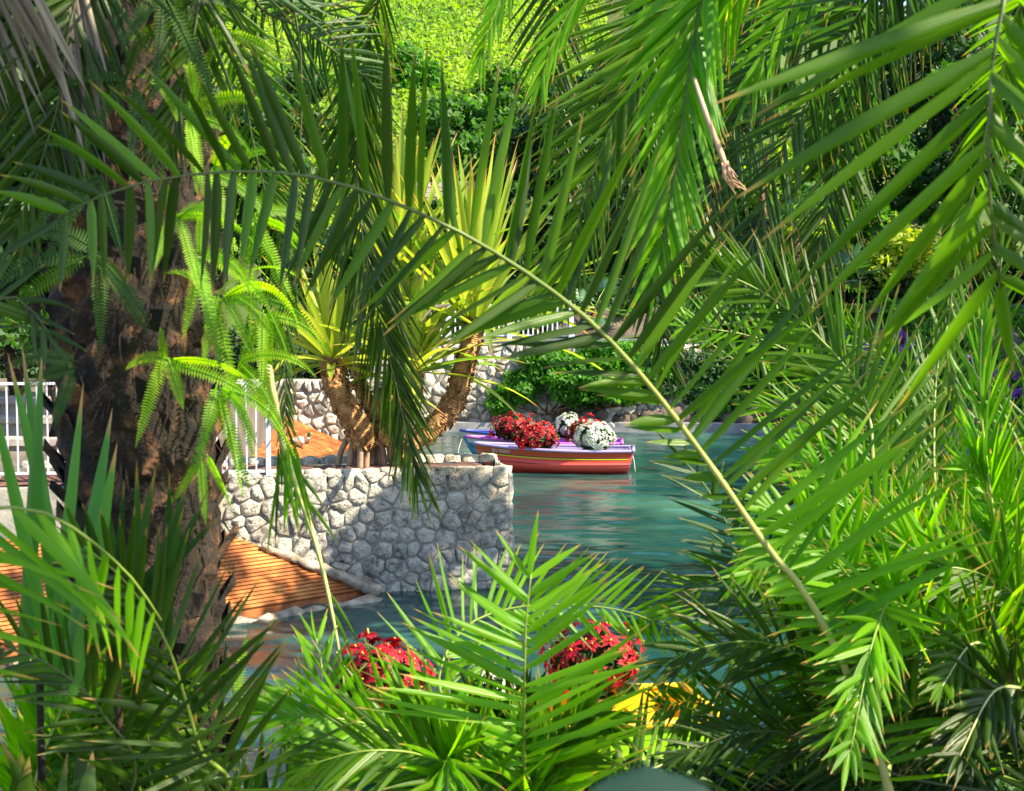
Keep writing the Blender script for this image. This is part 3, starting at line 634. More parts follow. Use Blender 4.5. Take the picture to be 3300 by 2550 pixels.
# fan palms
def fan_palm(loc, h, label, nf=12, rl=.75, mat='fan'):
    f = empty('fan_palm', loc, label, 'fan palm'); L = Vector(loc)
    m = MB(); m.tube([L, L+UZ*h*.5, L+UZ*h], [.14, .12, .11], 8, noise=.12); m.build('trunk', M['bark'], f)
    for i in range(nf):
        a = i*2.4; el = random.uniform(-.35, 1.1); d = Vector((math.cos(a)*math.cos(el), math.sin(a)*math.cos(el), math.sin(el))); pl = random.uniform(.5, .85)
        p0 = L+UZ*h; p1 = p0+d*pl-UZ*.08; m = MB(); m.tube([p0, p0+d*pl*.5, p1], [.02, .015, .012], 5); st = m.build('stem', M['rachis'], f)
        m = MB(); s = d.cross(UZ); s = s.normalized() if s.length > .1 else Vector((1, 0, 0)); nn = s.cross(d)
        for j in range(19):
            th = (j-9)/9*1.9; dd = d*math.cos(th)+s*math.sin(th); ll = rl*random.uniform(.85, 1.05)*(1-.12*abs(th)); wv = (s*math.cos(th)-d*math.sin(th))
            tip = p1+dd*ll-UZ*.12*ll+nn*random.uniform(-.04, .04); mid = p1+dd*ll*.55
            m.add([p1, mid+wv*.035, mid-wv*.035, tip], [(0, 1, 3), (0, 3, 2)], [(0, .5), (.5, 0), (.5, 1), (1, .5)], random.random())
        m.build('fan_leaf', M[mat], f)
    return f
fan_palm((8.6, 45.2, zu(8.6, 45.2)), 2.6, 'blue green fan palm above the bank path, topmost of the two', 14, .85)
fan_palm((9.9, 44.8, zu(9.9, 44.8)), 1.1, 'small blue green fan palm low beside the bank path', 12, .75)
fan_palm((2.4, 43.2, zu(2.4, 43.2)), .9, 'small fan palm just behind the right end of the picket fence', 10, .6)
# trunks standing on the bank path
for x, y, h, rr_, lb in [(13.6, 44.6, 7, .16, 'slender grey tree trunk rising from the right end of the path'), (7.6, 46.4, 7.5, .1, 'thin grey tree trunk with orange bromeliads among the right trees')]:
    z = zu(x, y); t = tree((x, y, z), h, 1.6, lb, n=2500, size=.17, trunk_r=rr_, clumps=6, low=.75)

# ================================================================ blades (strap leaves)
def blade(m, p0, d, L, w_, droop=.2, fold=.25, seg=7, tint=None, twist=0, up=None, tipfrac=.55):
    """strap leaf from p0 along d; V fold; gravity droop"""
    d = Vector(d).normalized(); side = d.cross(up or UZ)
    if side.length < .1: side = Vector((1, 0, 0))
    side = (Matrix.Rotation(twist, 3, d) @ side.normalized())
    vs = []; uv = []; p = Vector(p0); dd = d.copy(); st = L/seg
    for i in range(seg+1):
        s = i/seg; wv = w_*(min(1, .5+s*4))*(1-max(0, (s-tipfrac)/(1-tipfrac))**1.6) if s < 1 else .0008
        nn = side.cross(dd).normalized()
        vs += [p+side*wv*.5+nn*wv*fold, p, p-side*wv*.5+nn*wv*fold]; uv += [(s, 0), (s, .5), (s, 1)]
        dd = (dd-UZ*droop*(s+.15)*1.6/seg*2).normalized(); p = p+dd*st
    fs = []
    for i in range(seg):
        a = i*3; fs += [(a, a+1, a+4, a+3), (a+1, a+2, a+5, a+4)]
    m.add(vs, fs, uv, random.random() if tint is None else tint)
# ---------------------------------------------------------------- pandanus on the pier
pan = empty('pandanus_tree', tuple(P(1200, 1497, 19.2)), 'leaning orange barked pandanus tree with prop roots and glowing strap leaves on the pier', 'pandanus')
YD = 19.1
def tp(l): return [P(x, y, d) for x, y, d in l]
def smooth_path(pts, n):
    pts = [Vector(p) for p in pts]; q = [pts[0]*2-pts[1]]+pts+[pts[-1]*2-pts[-2]]; out = []
    m_ = len(pts)-1
    for i in range(n):
        t = i/(n-1)*m_; k = min(int(t), m_-1); u = t-k; a, b2, c, d = q[k], q[k+1], q[k+2], q[k+3]
        out.append(.5*((2*b2)+(c-a)*u+(2*a-5*b2+4*c-d)*u*u+(-a+3*b2-3*c+d)*u**3))
    return out
def knob_trunk(pts, r0, r1, n, mat, parent, name='trunk'):
    p = smooth_path(pts, n); m = MB(); rad = [(r0+(r1-r0)*i/(n-1))*(1+.07*math.sin(i*2.1)+random.uniform(-.04, .04)) for i in range(n)]
    m.tube(p, rad, 12, noise=.06)
    for i in range(n*14):       # fibre flakes
        k = random.randrange(1, n-1); t = (p[k+1]-p[k-1]).normalized(); a = t.orthogonal().normalized(); a = Matrix.Rotation(random.random()*6.28, 3, t) @ a
        c = p[k]+t*random.uniform(-.04, .04)+a*rad[k]*.97; s = t.cross(a); q = random.uniform(.02, .05)
        m.add([c-s*q, c+s*q, c+s*q*.4+a*.03+t*random.uniform(-.07, .05), c-s*q*.4+a*.035+t*random.uniform(-.07, .05)], [(0, 1, 2, 3)])
    return m.build(name, mat, parent)
b0 = (1285, 1470, YD)
trA = [b0, (1330, 1420, YD), (1400, 1375, YD), (1465, 1290, YD), (1490, 1200, YD), (1515, 1120, YD), (1530, 1020, YD)]
trB = [(1180, 1440, YD), (1150, 1370, YD-.1), (1105, 1290, YD-.2), (1078, 1220, YD-.2), (1075, 1150, YD-.2)]
trC = [(1230, 1440, YD+.2), (1215, 1350, YD+.3), (1260, 1260, YD+.3), (1290, 1180, YD+.3), (1295, 1120, YD+.3)]
trD = [(1250, 1420, YD), (1290, 1360, YD-.1), (1325, 1270, YD-.1), (1328, 1190, YD-.2)]
trE = [(1215, 1350, YD+.3), (1160, 1210, YD+.5), (1250, 1010, YD+.4), (1288, 900, YD+.3)]
knob_trunk(tp(trA), .155, .125, 26, M['pbark'], pan)
knob_trunk(tp(trB), .17, .16, 16, M['pbark'], pan)
knob_trunk(tp(trC), .15, .12, 16, M['pbark'], pan)
knob_trunk(tp(trD), .15, .13, 14, M['pbark'], pan)
knob_trunk(tp(trE), .11, .09, 16, M['pbark'], pan)
for (x0, y0, x1) in [(1130, 1400, 1085), (1145, 1390, 1125), (1165, 1400, 1160), (1180, 1400, 1195), (1200, 1400, 1215), (1220, 1410, 1240), (1240, 1400, 1265), (1160, 1380, 1140), (1255, 1400, 1300), (1270, 1410, 1325), (1195, 1380, 1178), (1225, 1400, 1230)]:
    y = YD+random.uniform(-.35, .35); m = MB(); m.tube(smooth_path([P(x0, y0, YD), P((x0+x1)/2+random.uniform(-4, 4), y0+50, (YD+y)/2), G2, ] if False else [P(x0, y0, YD), P(x0*.35+x1*.65, 1450, y), Vector((P(x1, 1500, y).x, y, 1.42))], 8), np.linspace(.034, .045, 8), 8, noise=.05); m.build('prop_root', M['root'], pan)
def pan_head(c, n, L, elmin, elmax, az0=None, spread=3.14, up=0, wd=.12, yellow=0):
    c = Vector(c)
    for i in range(n):
        m = MB(); a = (i*2.39996) if az0 is None else az0+random.uniform(-spread, spread)
        el = elmin+(elmax-elmin)*(i/n)**.6+random.gauss(0, .06)
        d = Vector((math.cos(a)*math.cos(el), math.sin(a)*math.cos(el)*.8, math.sin(el)))
        ll = L*random.uniform(.75, 1.1); blade(m, c+d*.08-UZ*.05, d, ll, wd*random.uniform(.8, 1.15), random.uniform(.05, .4)*(1.35-math.sin(max(el, 0))), .22, 8, min(1, max(0, random.gauss(.55+yellow, .22))), random.uniform(-.4, .4))
        m.build('leaf', M['pandan'], pan)
pan_head(P(1530, 1040, YD), 76, 2.25, -.1, 1.5, yellow=.0, wd=.105)
pan_head(P(1070, 1160, YD-.2), 46, 1.5, -.25, 1.35, yellow=.1)
pan_head(P(1300, 1140, YD+.3), 46, 1.7, -.2, 1.4)
pan_head(P(1328, 1190, YD-.2), 34, 1.5, -.2, 1.3)
pan_head(P(1290, 900, YD+.3), 56, 2.2, .25, 1.5, yellow=.0, wd=.105)
for (x, y, x1, y1, w_) in [(1320, 1210, 1760, 1075, .07), (1310, 1190, 1720, 975, .08), (1540, 1060, 1740, 1055, .06), (1545, 1040, 1715, 1105, .05), (1530, 1050, 1380, 985, .05)]:
    a = P(x, y, YD-.3); b2 = P(x1, y1, YD-.6); m = MB(); d = b2-a; blade(m, a, d+UZ*.25*d.length, d.length*1.06, w_, .42, .2, 9, .9); m.build('leaf', M['pandan'], pan)
for (x, y, x1, y1) in [(1450, 985, 1340, 1000), (1720, 1000, 1745, 1060), (1440, 960, 1390, 985)]:
    m = MB(); a = P(x, y, YD-.4); d = P(x1, y1, YD-.5)-a; blade(m, a, d, d.length*1.1, .06, .7, .5, 6, .6, 1); m.build('dry_leaf', M['dry'], pan)

# ================================================================ boats
def boat(name, label, org, yaw, L, Bm, colors, text=None, star=False, sheer=.2, free=.5):
    """org = bow tip ground position; local x from bow to stern"""
    b = empty(name, tuple(org), label, 'rowing boat'); ca, sa = math.cos(yaw), math.sin(yaw); O = Vector(org)
    def Wd(x, y, z): return O+Vector((x*ca-y*sa, x*sa+y*ca, z))
    def beam(u): return Bm/2*(math.sin(min(1, u*1.45+.0)*math.pi/2)**.75)*(1-.16*max(0, (u-.6)/.4)**2)
    def zs(u): return free+sheer*(1-u)**2.2+.03*u*u
    def zk(u): return -.12+.10*(1-u)**6
    def sec(u, v):       # v 0 keel .. 1 gunwale
        rake = .34*(1-v)**1.3*(1-u)**3 ; tr = -.14*(1-v)*u**6
        y = beam(u)*(min(1, v*2.6)**.8*.80+.20*v**.8)
        return u*L+rake+tr, y, zk(u)+(zs(u)-zk(u))*v
    nu, vv = 34, [0, .08, .18, .3, .42, .52, .525, .64, .72, .725, .8, .88, .93, 1]
    stepo = lambda v: (.012 if .3 <= v <= .52 else .0)+(.0 if v < .6 else .0)
    def surf(u, v, side, off=0):
        x, y, z = sec(u, v); return Wd(x, side*(y+off+(stepo(v) if y > .02 else 0)), z)
    us = [(i/nu)**1.2 for i in range(nu+1)]
    def strip(nm, v0, v1, mat, off, seg=3, u0=.0, u1=1.0, inner=False):
        m = MB()
        for side in (-1, 1):
            vs = []; uu = [u0+(u1-u0)*(i/nu)**1.2 for i in range(nu+1)]
            for u in uu:
                for k in range(seg+1): vs.append(surf(u, v0+(v1-v0)*k/seg, side, off))
            fs = [(i*(seg+1)+k, (i+1)*(seg+1)+k, (i+1)*(seg+1)+k+1, i*(seg+1)+k+1) for i in range(nu) for k in range(seg)]
            if side < 0: fs = [f[::-1] for f in fs]
            m.add(vs, fs)
        return m.build(nm, mat, b)
    m = MB()
    for side in (-1, 1):
        vs = [surf(u, v, side) for u in us for v in vv]; K = len(vv)
        fs = [(i*K+k, (i+1)*K+k, (i+1)*K+k+1, i*K+k+1) for i in range(nu) for k in range(K-1)]
        if side < 0: fs = [f[::-1] for f in fs]
        m.add(vs, fs)
    tv = [surf(1, v, -1) for v in vv]+[surf(1, v, 1) for v in vv[::-1]]
    c = Wd(L*.97, 0, .25); m.add(tv+[c], [(i, (i+1) % len(tv), len(tv)) for i in range(len(tv))])
    hull = m.build('hull', colors['hull'], b)
    # inner shell and floor
    m = MB()
    for side in (-1, 1):
        vs = []
        for u in us[2:]:
            for v in (.3, .5, .75, .99):
                x, y, z = sec(u, v); vs.append(Wd(x+.02, side*max(0, y-.035), z))
        n2 = len(us)-2; fs = [(i*4+k, i*4+k+1, (i+1)*4+k+1, (i+1)*4+k) for i in range(n2-1) for k in range(3)]
        if side < 0: fs = [f[::-1] for f in fs]
        m.add(vs, fs)
    vs = []
    for u in us[2:]:
        x, y, z = sec(u, .3)
        for s in (-1, 0, 1): vs.append(Wd(x+.02, s*max(0, y-.035), z))
    m.add(vs, [(i*3+k, (i+1)*3+k, (i+1)*3+k+1, i*3+k+1) for i in range(n2-1) for k in range(2)])
    # inner transom
    x, y, z0 = sec(.985, .3); _, y1, z1 = sec(.985, .99); m.add([Wd(x-.03, -y+.03, z0), Wd(x-.03, y-.03, z0), Wd(x-.0, y1-.03, z1), Wd(x-.0, -y1+.03, z1)], [(0, 1, 2, 3)])
    m.build('interior', colors['inside'], b)
    # gunwale
    m = MB(); prof = [(-.045, -.012), (-.04, .018), (.0, .026), (.03, .012), (.032, -.03), (.01, -.035)]; vs = []
    loop = [(u, -1) for u in us[::-1]]+[(u, 1) for u in us[1:]]
    for u, s in loop:
        x, y, z = sec(u, 1)
        sg = s if u > 0 else 0
        for a, c_ in prof: vs.append(Wd(x-(a if u == 0 else .35*a*(1-u)**4), sg*(y+a) if sg else 0, z+c_))
    K = len(prof); m.add(vs, [(i*K+k, (i+1)*K+k, (i+1)*K+(k+1) % K, i*K+(k+1) % K) for i in range(len(loop)-1) for k in range(K)])
    x, y, z = sec(1, 1); m.box(Wd(x+.0, 0, z), (.07, 2*y+.07, .05), yaw); m.build('gunwale', colors['rail'], b)
    for u in (.28, .6, .88):
        x, y, z = sec(u, .72); m = MB(); m.box(Wd(x, 0, z), (.2, 2*y-.06, .03), yaw); m.build('seat', colors['inside'], b, smooth=False)
    if 'band' in colors: strip('upper_band', .79, .955, colors['band'], .004)
    if 'line1' in colors: strip('black_stripe', .735, .765, colors['line1'], .006, 1, .04, .985); strip('yellow_stripe', .695, .732, colors['line2'], .006, 1, .04, .985)
    if 'bow' in colors: strip('bow_panel', .25, .93, colors['bow'], .005, 4, .0, .13)
    strip('strake_line', .52, .532, M['line'], .014, 1, .08, 1.0)
    if text:
        cu = bpy.data.curves.new('lettering', 'FONT'); cu.body = text; cu.size = 1; cu.extrude = 0; cu.space_character = 1.05
        to = bpy.data.objects.new('tmp', cu); COL.objects.link(to); bpy.context.view_layer.update()
        me = bpy.data.meshes.new_from_object(to); bpy.data.objects.remove(to)
        xs_ = [v.co.x for v in me.vertices]; wx = max(xs_)-min(xs_); hz = .068; wx_ = .40
        u_s = .115; mm = MB(); vs = []
        for v in me.vertices:
            fx = (v.co.x-min(xs_))/wx; u = u_s+fx*wx_/L
            x, y, z = sec(u, .81); vt = .795+(v.co.y*hz/.7)/(zs(u)-zk(u))
            vs.append(surf(u, vt, -1, .012))
        mm.add(vs, [tuple(p.vertices) for p in me.polygons]); mm.build('lettering', M['letter'], b, smooth=False)
    if star:
        m = MB(); vs = [];
        for k in range(10):
            a = k*math.pi/5+math.pi/2; r = .036 if k % 2 == 0 else .016
            vs.append(surf(.125+math.cos(a)*r/L, .6+math.sin(a)*r/.7, -1, .012))
        vs.append(surf(.125, .6, -1, .012)); m.add(vs, [(k, (k+1) % 10, 10) for k in range(10)]); m.build('star', M['starblue'], b, smooth=False)
    return b, Wd, sec
M['line'] = plain('seam_line', (.05, .02, .02), .6)
M['letter'] = plain('letter_white', (.75, .75, .72), .5); M['starblue'] = plain('star_blue', (.05, .25, .75), .5)
def paint(n, c): return plain(n, c, .32, noise=.06, coat=.3)
M['b_red'] = paint('boat_coral_red', (.85, .085, .06)); M['b_orange'] = paint('boat_orange', (.55, .06, .012)); M['b_yel'] = paint('boat_yellow_line', (.72, .62, .01)); M['b_blk'] = paint('boat_black_line', (.02, .02, .02))
M['b_lav'] = paint('boat_lavender', (.33, .28, .55)); M['b_pur'] = paint('boat_purple', (.42, .1, .68)); M['b_blue'] = paint('boat_blue', (.03, .24, .62)); M['b_navy'] = paint('boat_navy', (.03, .05, .28))
M['b_teal'] = paint('boat_teal', (.02, .26, .33)); M['b_white'] = paint('boat_white', (.62, .64, .68)); M['b_green'] = paint('boat_lime', (.3, .68, .01)); M['b_gold'] = paint('boat_golden_yellow', (.85, .5, .01))
M['b_pink'] = paint('boat_magenta', (.5, .12, .5))
def water_at(px, d): return Vector((P(px, 1400, d).x, d, 0))
r_org = water_at(1527, 31.3); rb_, RW, rsec = boat('rowing_boat', 'red rowing boat with a yellow stripe and white number, nearest of the three', r_org, R(-4.5), 3.36, 1.15,
    dict(hull=M['b_red'], inside=M['b_lav'], rail=M['b_lav'], band=M['b_orange'], line1=M['b_blk'], line2=M['b_yel']), 'BO 0584T', True, .13, .47)
boat('rowing_boat', 'purple rowing boat lying between the red and the blue boats', water_at(1502, 32.6), R(-4), 3.42, 1.15, dict(hull=M['b_teal'], inside=M['b_pur'], rail=M['b_pink'], band=M['b_white']), sheer=.12, free=.5)
boat('rowing_boat', 'blue rowing boat with a navy rim and white band, farthest of the three', water_at(1484, 33.9), R(-3), 3.3, 1.1, dict(hull=M['b_blue'], inside=M['b_navy'], rail=M['b_navy'], band=M['b_white']), sheer=.12, free=.52)
# near boat
g_org = Vector((P(1010, 2300, 10.9).x, 10.95, 0)); gb_, GW, gsec = boat('rowing_boat', 'lime green rowing boat with a golden rim behind the bottom palm leaves', g_org, R(10), 3.0, 1.1, dict(hull=M['b_green'], inside=M['b_gold'], rail=M['b_gold'], band=M['b_green']), sheer=.12, free=.46)
fb_org = Vector((P(2930, 1700, 20.5).x, 20.5, 0)); boat('rowing_boat', 'pale boat with red flowers half hidden by palm leaves at the right edge', fb_org, R(3), 3.2, 1.1, dict(hull=M['b_white'], inside=M['b_lav'], rail=M['b_white'], band=M['b_red']), sheer=.12, free=.45)
# mooring ropes
for pts, lb in [([(1488, 1415, 33.8), (1478, 1450, 33.4), (1475, 1490, 33)], 'thin rope hanging from the bow of the blue boat'), ([(2028, 1440, 31), (2042, 1480, 30.6), (2047, 1520, 30.4)], 'thin rope hanging from the stern of the red boat into the water')]:
    m = MB(); m.tube(smooth_path([P(*p) for p in pts], 8), .008, 5); o = m.build('mooring_rope', M['rope'], None); tagp(o, lb, 'rope')

# ================================================================ poinsettias
def bloom_mesh(mat, r, n=11, up=.25):
    m = MB()
    for j in range(n):
        a = j*2.4+random.uniform(-.2, .2); rr = r*random.uniform(.75, 1.1)*(1 if j < n*.6 else .65); lift = up*r*(1 if j < n*.6 else 1.6)*random.uniform(.3, 1.2)
        d = Vector((math.cos(a), math.sin(a), 0)); s = Vector((-d.y, d.x, 0)); w_ = rr*.27
        vs = [Vector((0, 0, .0)), d*rr*.45+s*w_+UZ*lift*.6, d*rr*.5+UZ*lift*.35, d*rr*.45-s*w_+UZ*lift*.6, d*rr-UZ*rr*.12+UZ*lift*.2]
        m.add(vs, [(0, 2, 1), (0, 3, 2), (2, 4, 1), (3, 4, 2)], [(0, .5), (.5, 0), (.5, .5), (.5, 1), (.9, .5)], random.random())
    return m
M['centre'] = plain('flower_centre', (.45, .4, .03), .7)
def poinsettia(c, rx, rz, col, label, nb=30, br=.1, planter='pot', ry=None, pw=.3, flat=1):
    c = Vector(c); ry = ry or rx*.85; base = c-UZ*(rz*.75+.05)
    t = empty('poinsettia', tuple(base-UZ*.25), label, 'potted plant', 'poinsettias in the boats')
    m = MB()
    if planter == 'box':
        m.box(base-UZ*.11, (pw, pw*.7, .22)); 
        for z in (-.01, -.2): m.box(base+UZ*z, (pw+.03, pw*.7+.03, .03))
        m.build('planter_box', M['wood'], t, smooth=False)
    else:
        m.tube([base-UZ*.24, base-UZ*.04, base-UZ*.035, base+UZ*.0, base-UZ*.02], [pw*.36, pw*.5, pw*.55, pw*.55, pw*.45], 14); m.build('pot', M['terracotta'], t, smooth=False)
    cloud('foliage', M['bush_dark'], [c-UZ*rz*.1], [(rx*.85, ry*.85, rz*.85)], 500, br*1.0, t, shell=.1)
    off = OFF[t.name]; mats = M[col]; protos = []
    for q in range(4):
        m = bloom_mesh(mats, br); me = m.build('bloom', mats, None); protos.append(me.data); bpy.data.objects.remove(me)
    cm = MB(); cm.tube([Vector((0, 0, 0)), Vector((0, 0, br*.16))], [br*.09, br*.06], 6); co = cm.build('tmpc', M['centre'], None); cd = co.data; bpy.data.objects.remove(co)
    for i in range(nb):
        k = (i+.5)/nb; ph = math.acos(1-1.62*k); a = i*2.39996
        d = Vector((math.sin(ph)*math.cos(a), math.sin(ph)*math.sin(a), math.cos(ph)))
        p = c+Vector((d.x*rx, d.y*ry, d.z*rz))*random.uniform(.8, 1.1)*(1+.17*math.sin(3*a+c.x*9)*math.sin(2.3*ph+c.y))
        o = bpy.data.objects.new('bloom', random.choice(protos)); COL.objects.link(o); o.parent = t; o.location = p-off
        nd = (d+Vector((random.uniform(-.3, .3), random.uniform(-.3, .3), .15))).normalized(); o.rotation_mode = 'QUATERNION'; o.rotation_quaternion = nd.to_track_quat('Z', 'Y') @ Matrix.Rotation(random.random()*6, 3, 'Z').to_quaternion()
        s = random.uniform(.7, 1.25); o.scale = (s, s*random.uniform(.8, 1.1), s*random.uniform(.7, 2.2))
        c2 = bpy.data.objects.new('flower_centre', cd); COL.objects.link(c2); c2.parent = o; c2.location = (0, 0, br*.1)
    return t
def PZ(px, py, d): return P(px, py, d)
poinsettia(PZ(1660, 1378, 32.3), .50, .30, 'red', 'red poinsettia in the purple boat, the left and farther of the red pair', 58, .12)
poinsettia(PZ(1730, 1408, 31.0), .46, .31, 'red', 'red poinsettia in the red boat, nearest the camera among the three boats', 60, .12)
poinsettia(PZ(1832, 1375, 33.1), .32, .28, 'white', 'white poinsettia behind the others, left of the large white one', 44, .115)
poinsettia(PZ(1890, 1390, 32.2), .38, .29, 'red', 'red poinsettia between the two white ones, mostly hidden', 44, .12)
poinsettia(PZ(1915, 1408, 30.9), .41, .32, 'white', 'large white poinsettia in a wooden box at the stern of the red boat', 64, .115, 'box', pw=.5)
poinsettia(PZ(1225, 2185, 11.3), .38, .27, 'red', 'dark red poinsettia in the green boat at bottom left of centre', 60, .105)
poinsettia(PZ(1920, 2130, 11.75), .37, .3, 'red', 'bright red poinsettia in the green boat at bottom right of centre', 60, .105)
poinsettia(PZ(1560, 2240, 11.4), .3, .22, 'white', 'white poinsettia in the middle of the green boat behind the palm frond', 26, .09)
poinsettia(PZ(3100, 1580, 20.3), .3, .25, 'red', 'red poinsettia in the pale boat at the right edge, upper one', 24, .1)
poinsettia(PZ(3040, 1640, 19.9), .25, .22, 'red', 'red poinsettia in the pale boat at the right edge, lower one', 20, .1)

# ================================================================ duck
rr_ = ray(968, 1446); tt = (A2-CAM).dot(nrm2)/rr_.dot(nrm2); DP = CAM+rr_*tt
dk = empty('duck', tuple(DP), 'mallard duck with a green head standing on the orange ramp behind the pier', 'duck')
k = Mt('duck_plumage'); at = k.n('ShaderNodeAttribute', attribute_name='tint')
r = k.ramp(at.outputs['Fac'], [(0, (.5, .33, .04)), (.1, (.015, .07, .035)), (.3, (.7, .7, .68)), (.36, (.12, .06, .04)), (.5, (.5, .46, .42)), (.8, (.5, .48, .46)), (.9, (.04, .035, .03))], 'CONSTANT')
k.l(r.outputs[0], k.b.inputs['Base Color']); k.b.inputs['Roughness'].default_value = .6; k.bump(k.noise(60, 3).outputs[0], .4, .005); M['duck'] = k.m
spine = [(-.29, .17, .006, .01, .95), (-.24, .18, .03, .02, .95), (-.17, .185, .065, .05, .85), (-.08, .18, .095, .085, .6), (.0, .175, .105, .1, .6), (.08, .175, .1, .098, .55), (.14, .19, .08, .085, .4), (.175, .225, .05, .055, .4), (.185, .255, .036, .038, .32), (.19, .275, .035, .035, .15), (.195, .305, .04, .04, .15), (.205, .335, .043, .042, .15), (.235, .35, .036, .032, .15), (.262, .345, .02, .014, .02), (.3, .338, .017, .006, .02), (.325, .334, .008, .003, .02)]
vs = []; ti = []; n = 12; m = MB()
for i, (x, z, ry, rz, t) in enumerate(spine):
    a = spine[max(i-1, 0)]; b2 = spine[min(i+1, len(spine)-1)]; d = Vector((b2[0]-a[0], 0, b2[1]-a[1])).normalized(); up = Vector((-d.z, 0, d.x))
    for q in range(n):
        th = 2*math.pi*q/n; vs.append(DP+Vector((x, 0, z))+Vector((0, ry*math.cos(th), 0))+up*rz*math.sin(th)); ti.append(t)
m.add(vs, [(i*n+q, i*n+(q+1) % n, (i+1)*n+(q+1) % n, (i+1)*n+q) for i in range(len(spine)-1) for q in range(n)]); m.t = ti
m.build('body', M['duck'], dk)
for s in (-1, 1):
    m = MB(); m.tube([DP+Vector((.02, s*.04, .12)), DP+Vector((.03, s*.045, .06)), DP+Vector((.02, s*.045, .008))], [.012, .008, .008], 6)
    f0 = DP+Vector((.01, s*.045, .006)); m.add([f0, f0+Vector((.07, .03, 0)), f0+Vector((.085, 0, .004)), f0+Vector((.07, -.03, 0))], [(0, 1, 2), (0, 2, 3)]); m.build('leg', M['terracotta'], dk)
    m = MB(); w0 = DP+Vector((0, s*.075, .2)); vs = []
    for (x, z, hh) in [(.1, .0, .03), (.05, .0, .05), (-.03, 0, .055), (-.11, .0, .04), (-.2, -.005, .012)]:
        for j in (-1, 0, 1): vs.append(w0+Vector((x, s*(.03-.012*abs(j)-.02*(x < -.08)-.03*(x > .08)), z+j*hh)))
    m.add(vs, [(i*3+j, (i+1)*3+j, (i+1)*3+j+1, i*3+j+1) for i in range(4) for j in range(2)]); 
    m.t = [.7 if i % 3 else .38 for i in range(15)]; m.build('wing', M['duck'], dk)
    m = MB(); m.tube([DP+Vector((.228, s*.03, .352)), DP+Vector((.229, s*.037, .352))], [.006, .003], 6); m.build('eye', M['b_blk'], dk)
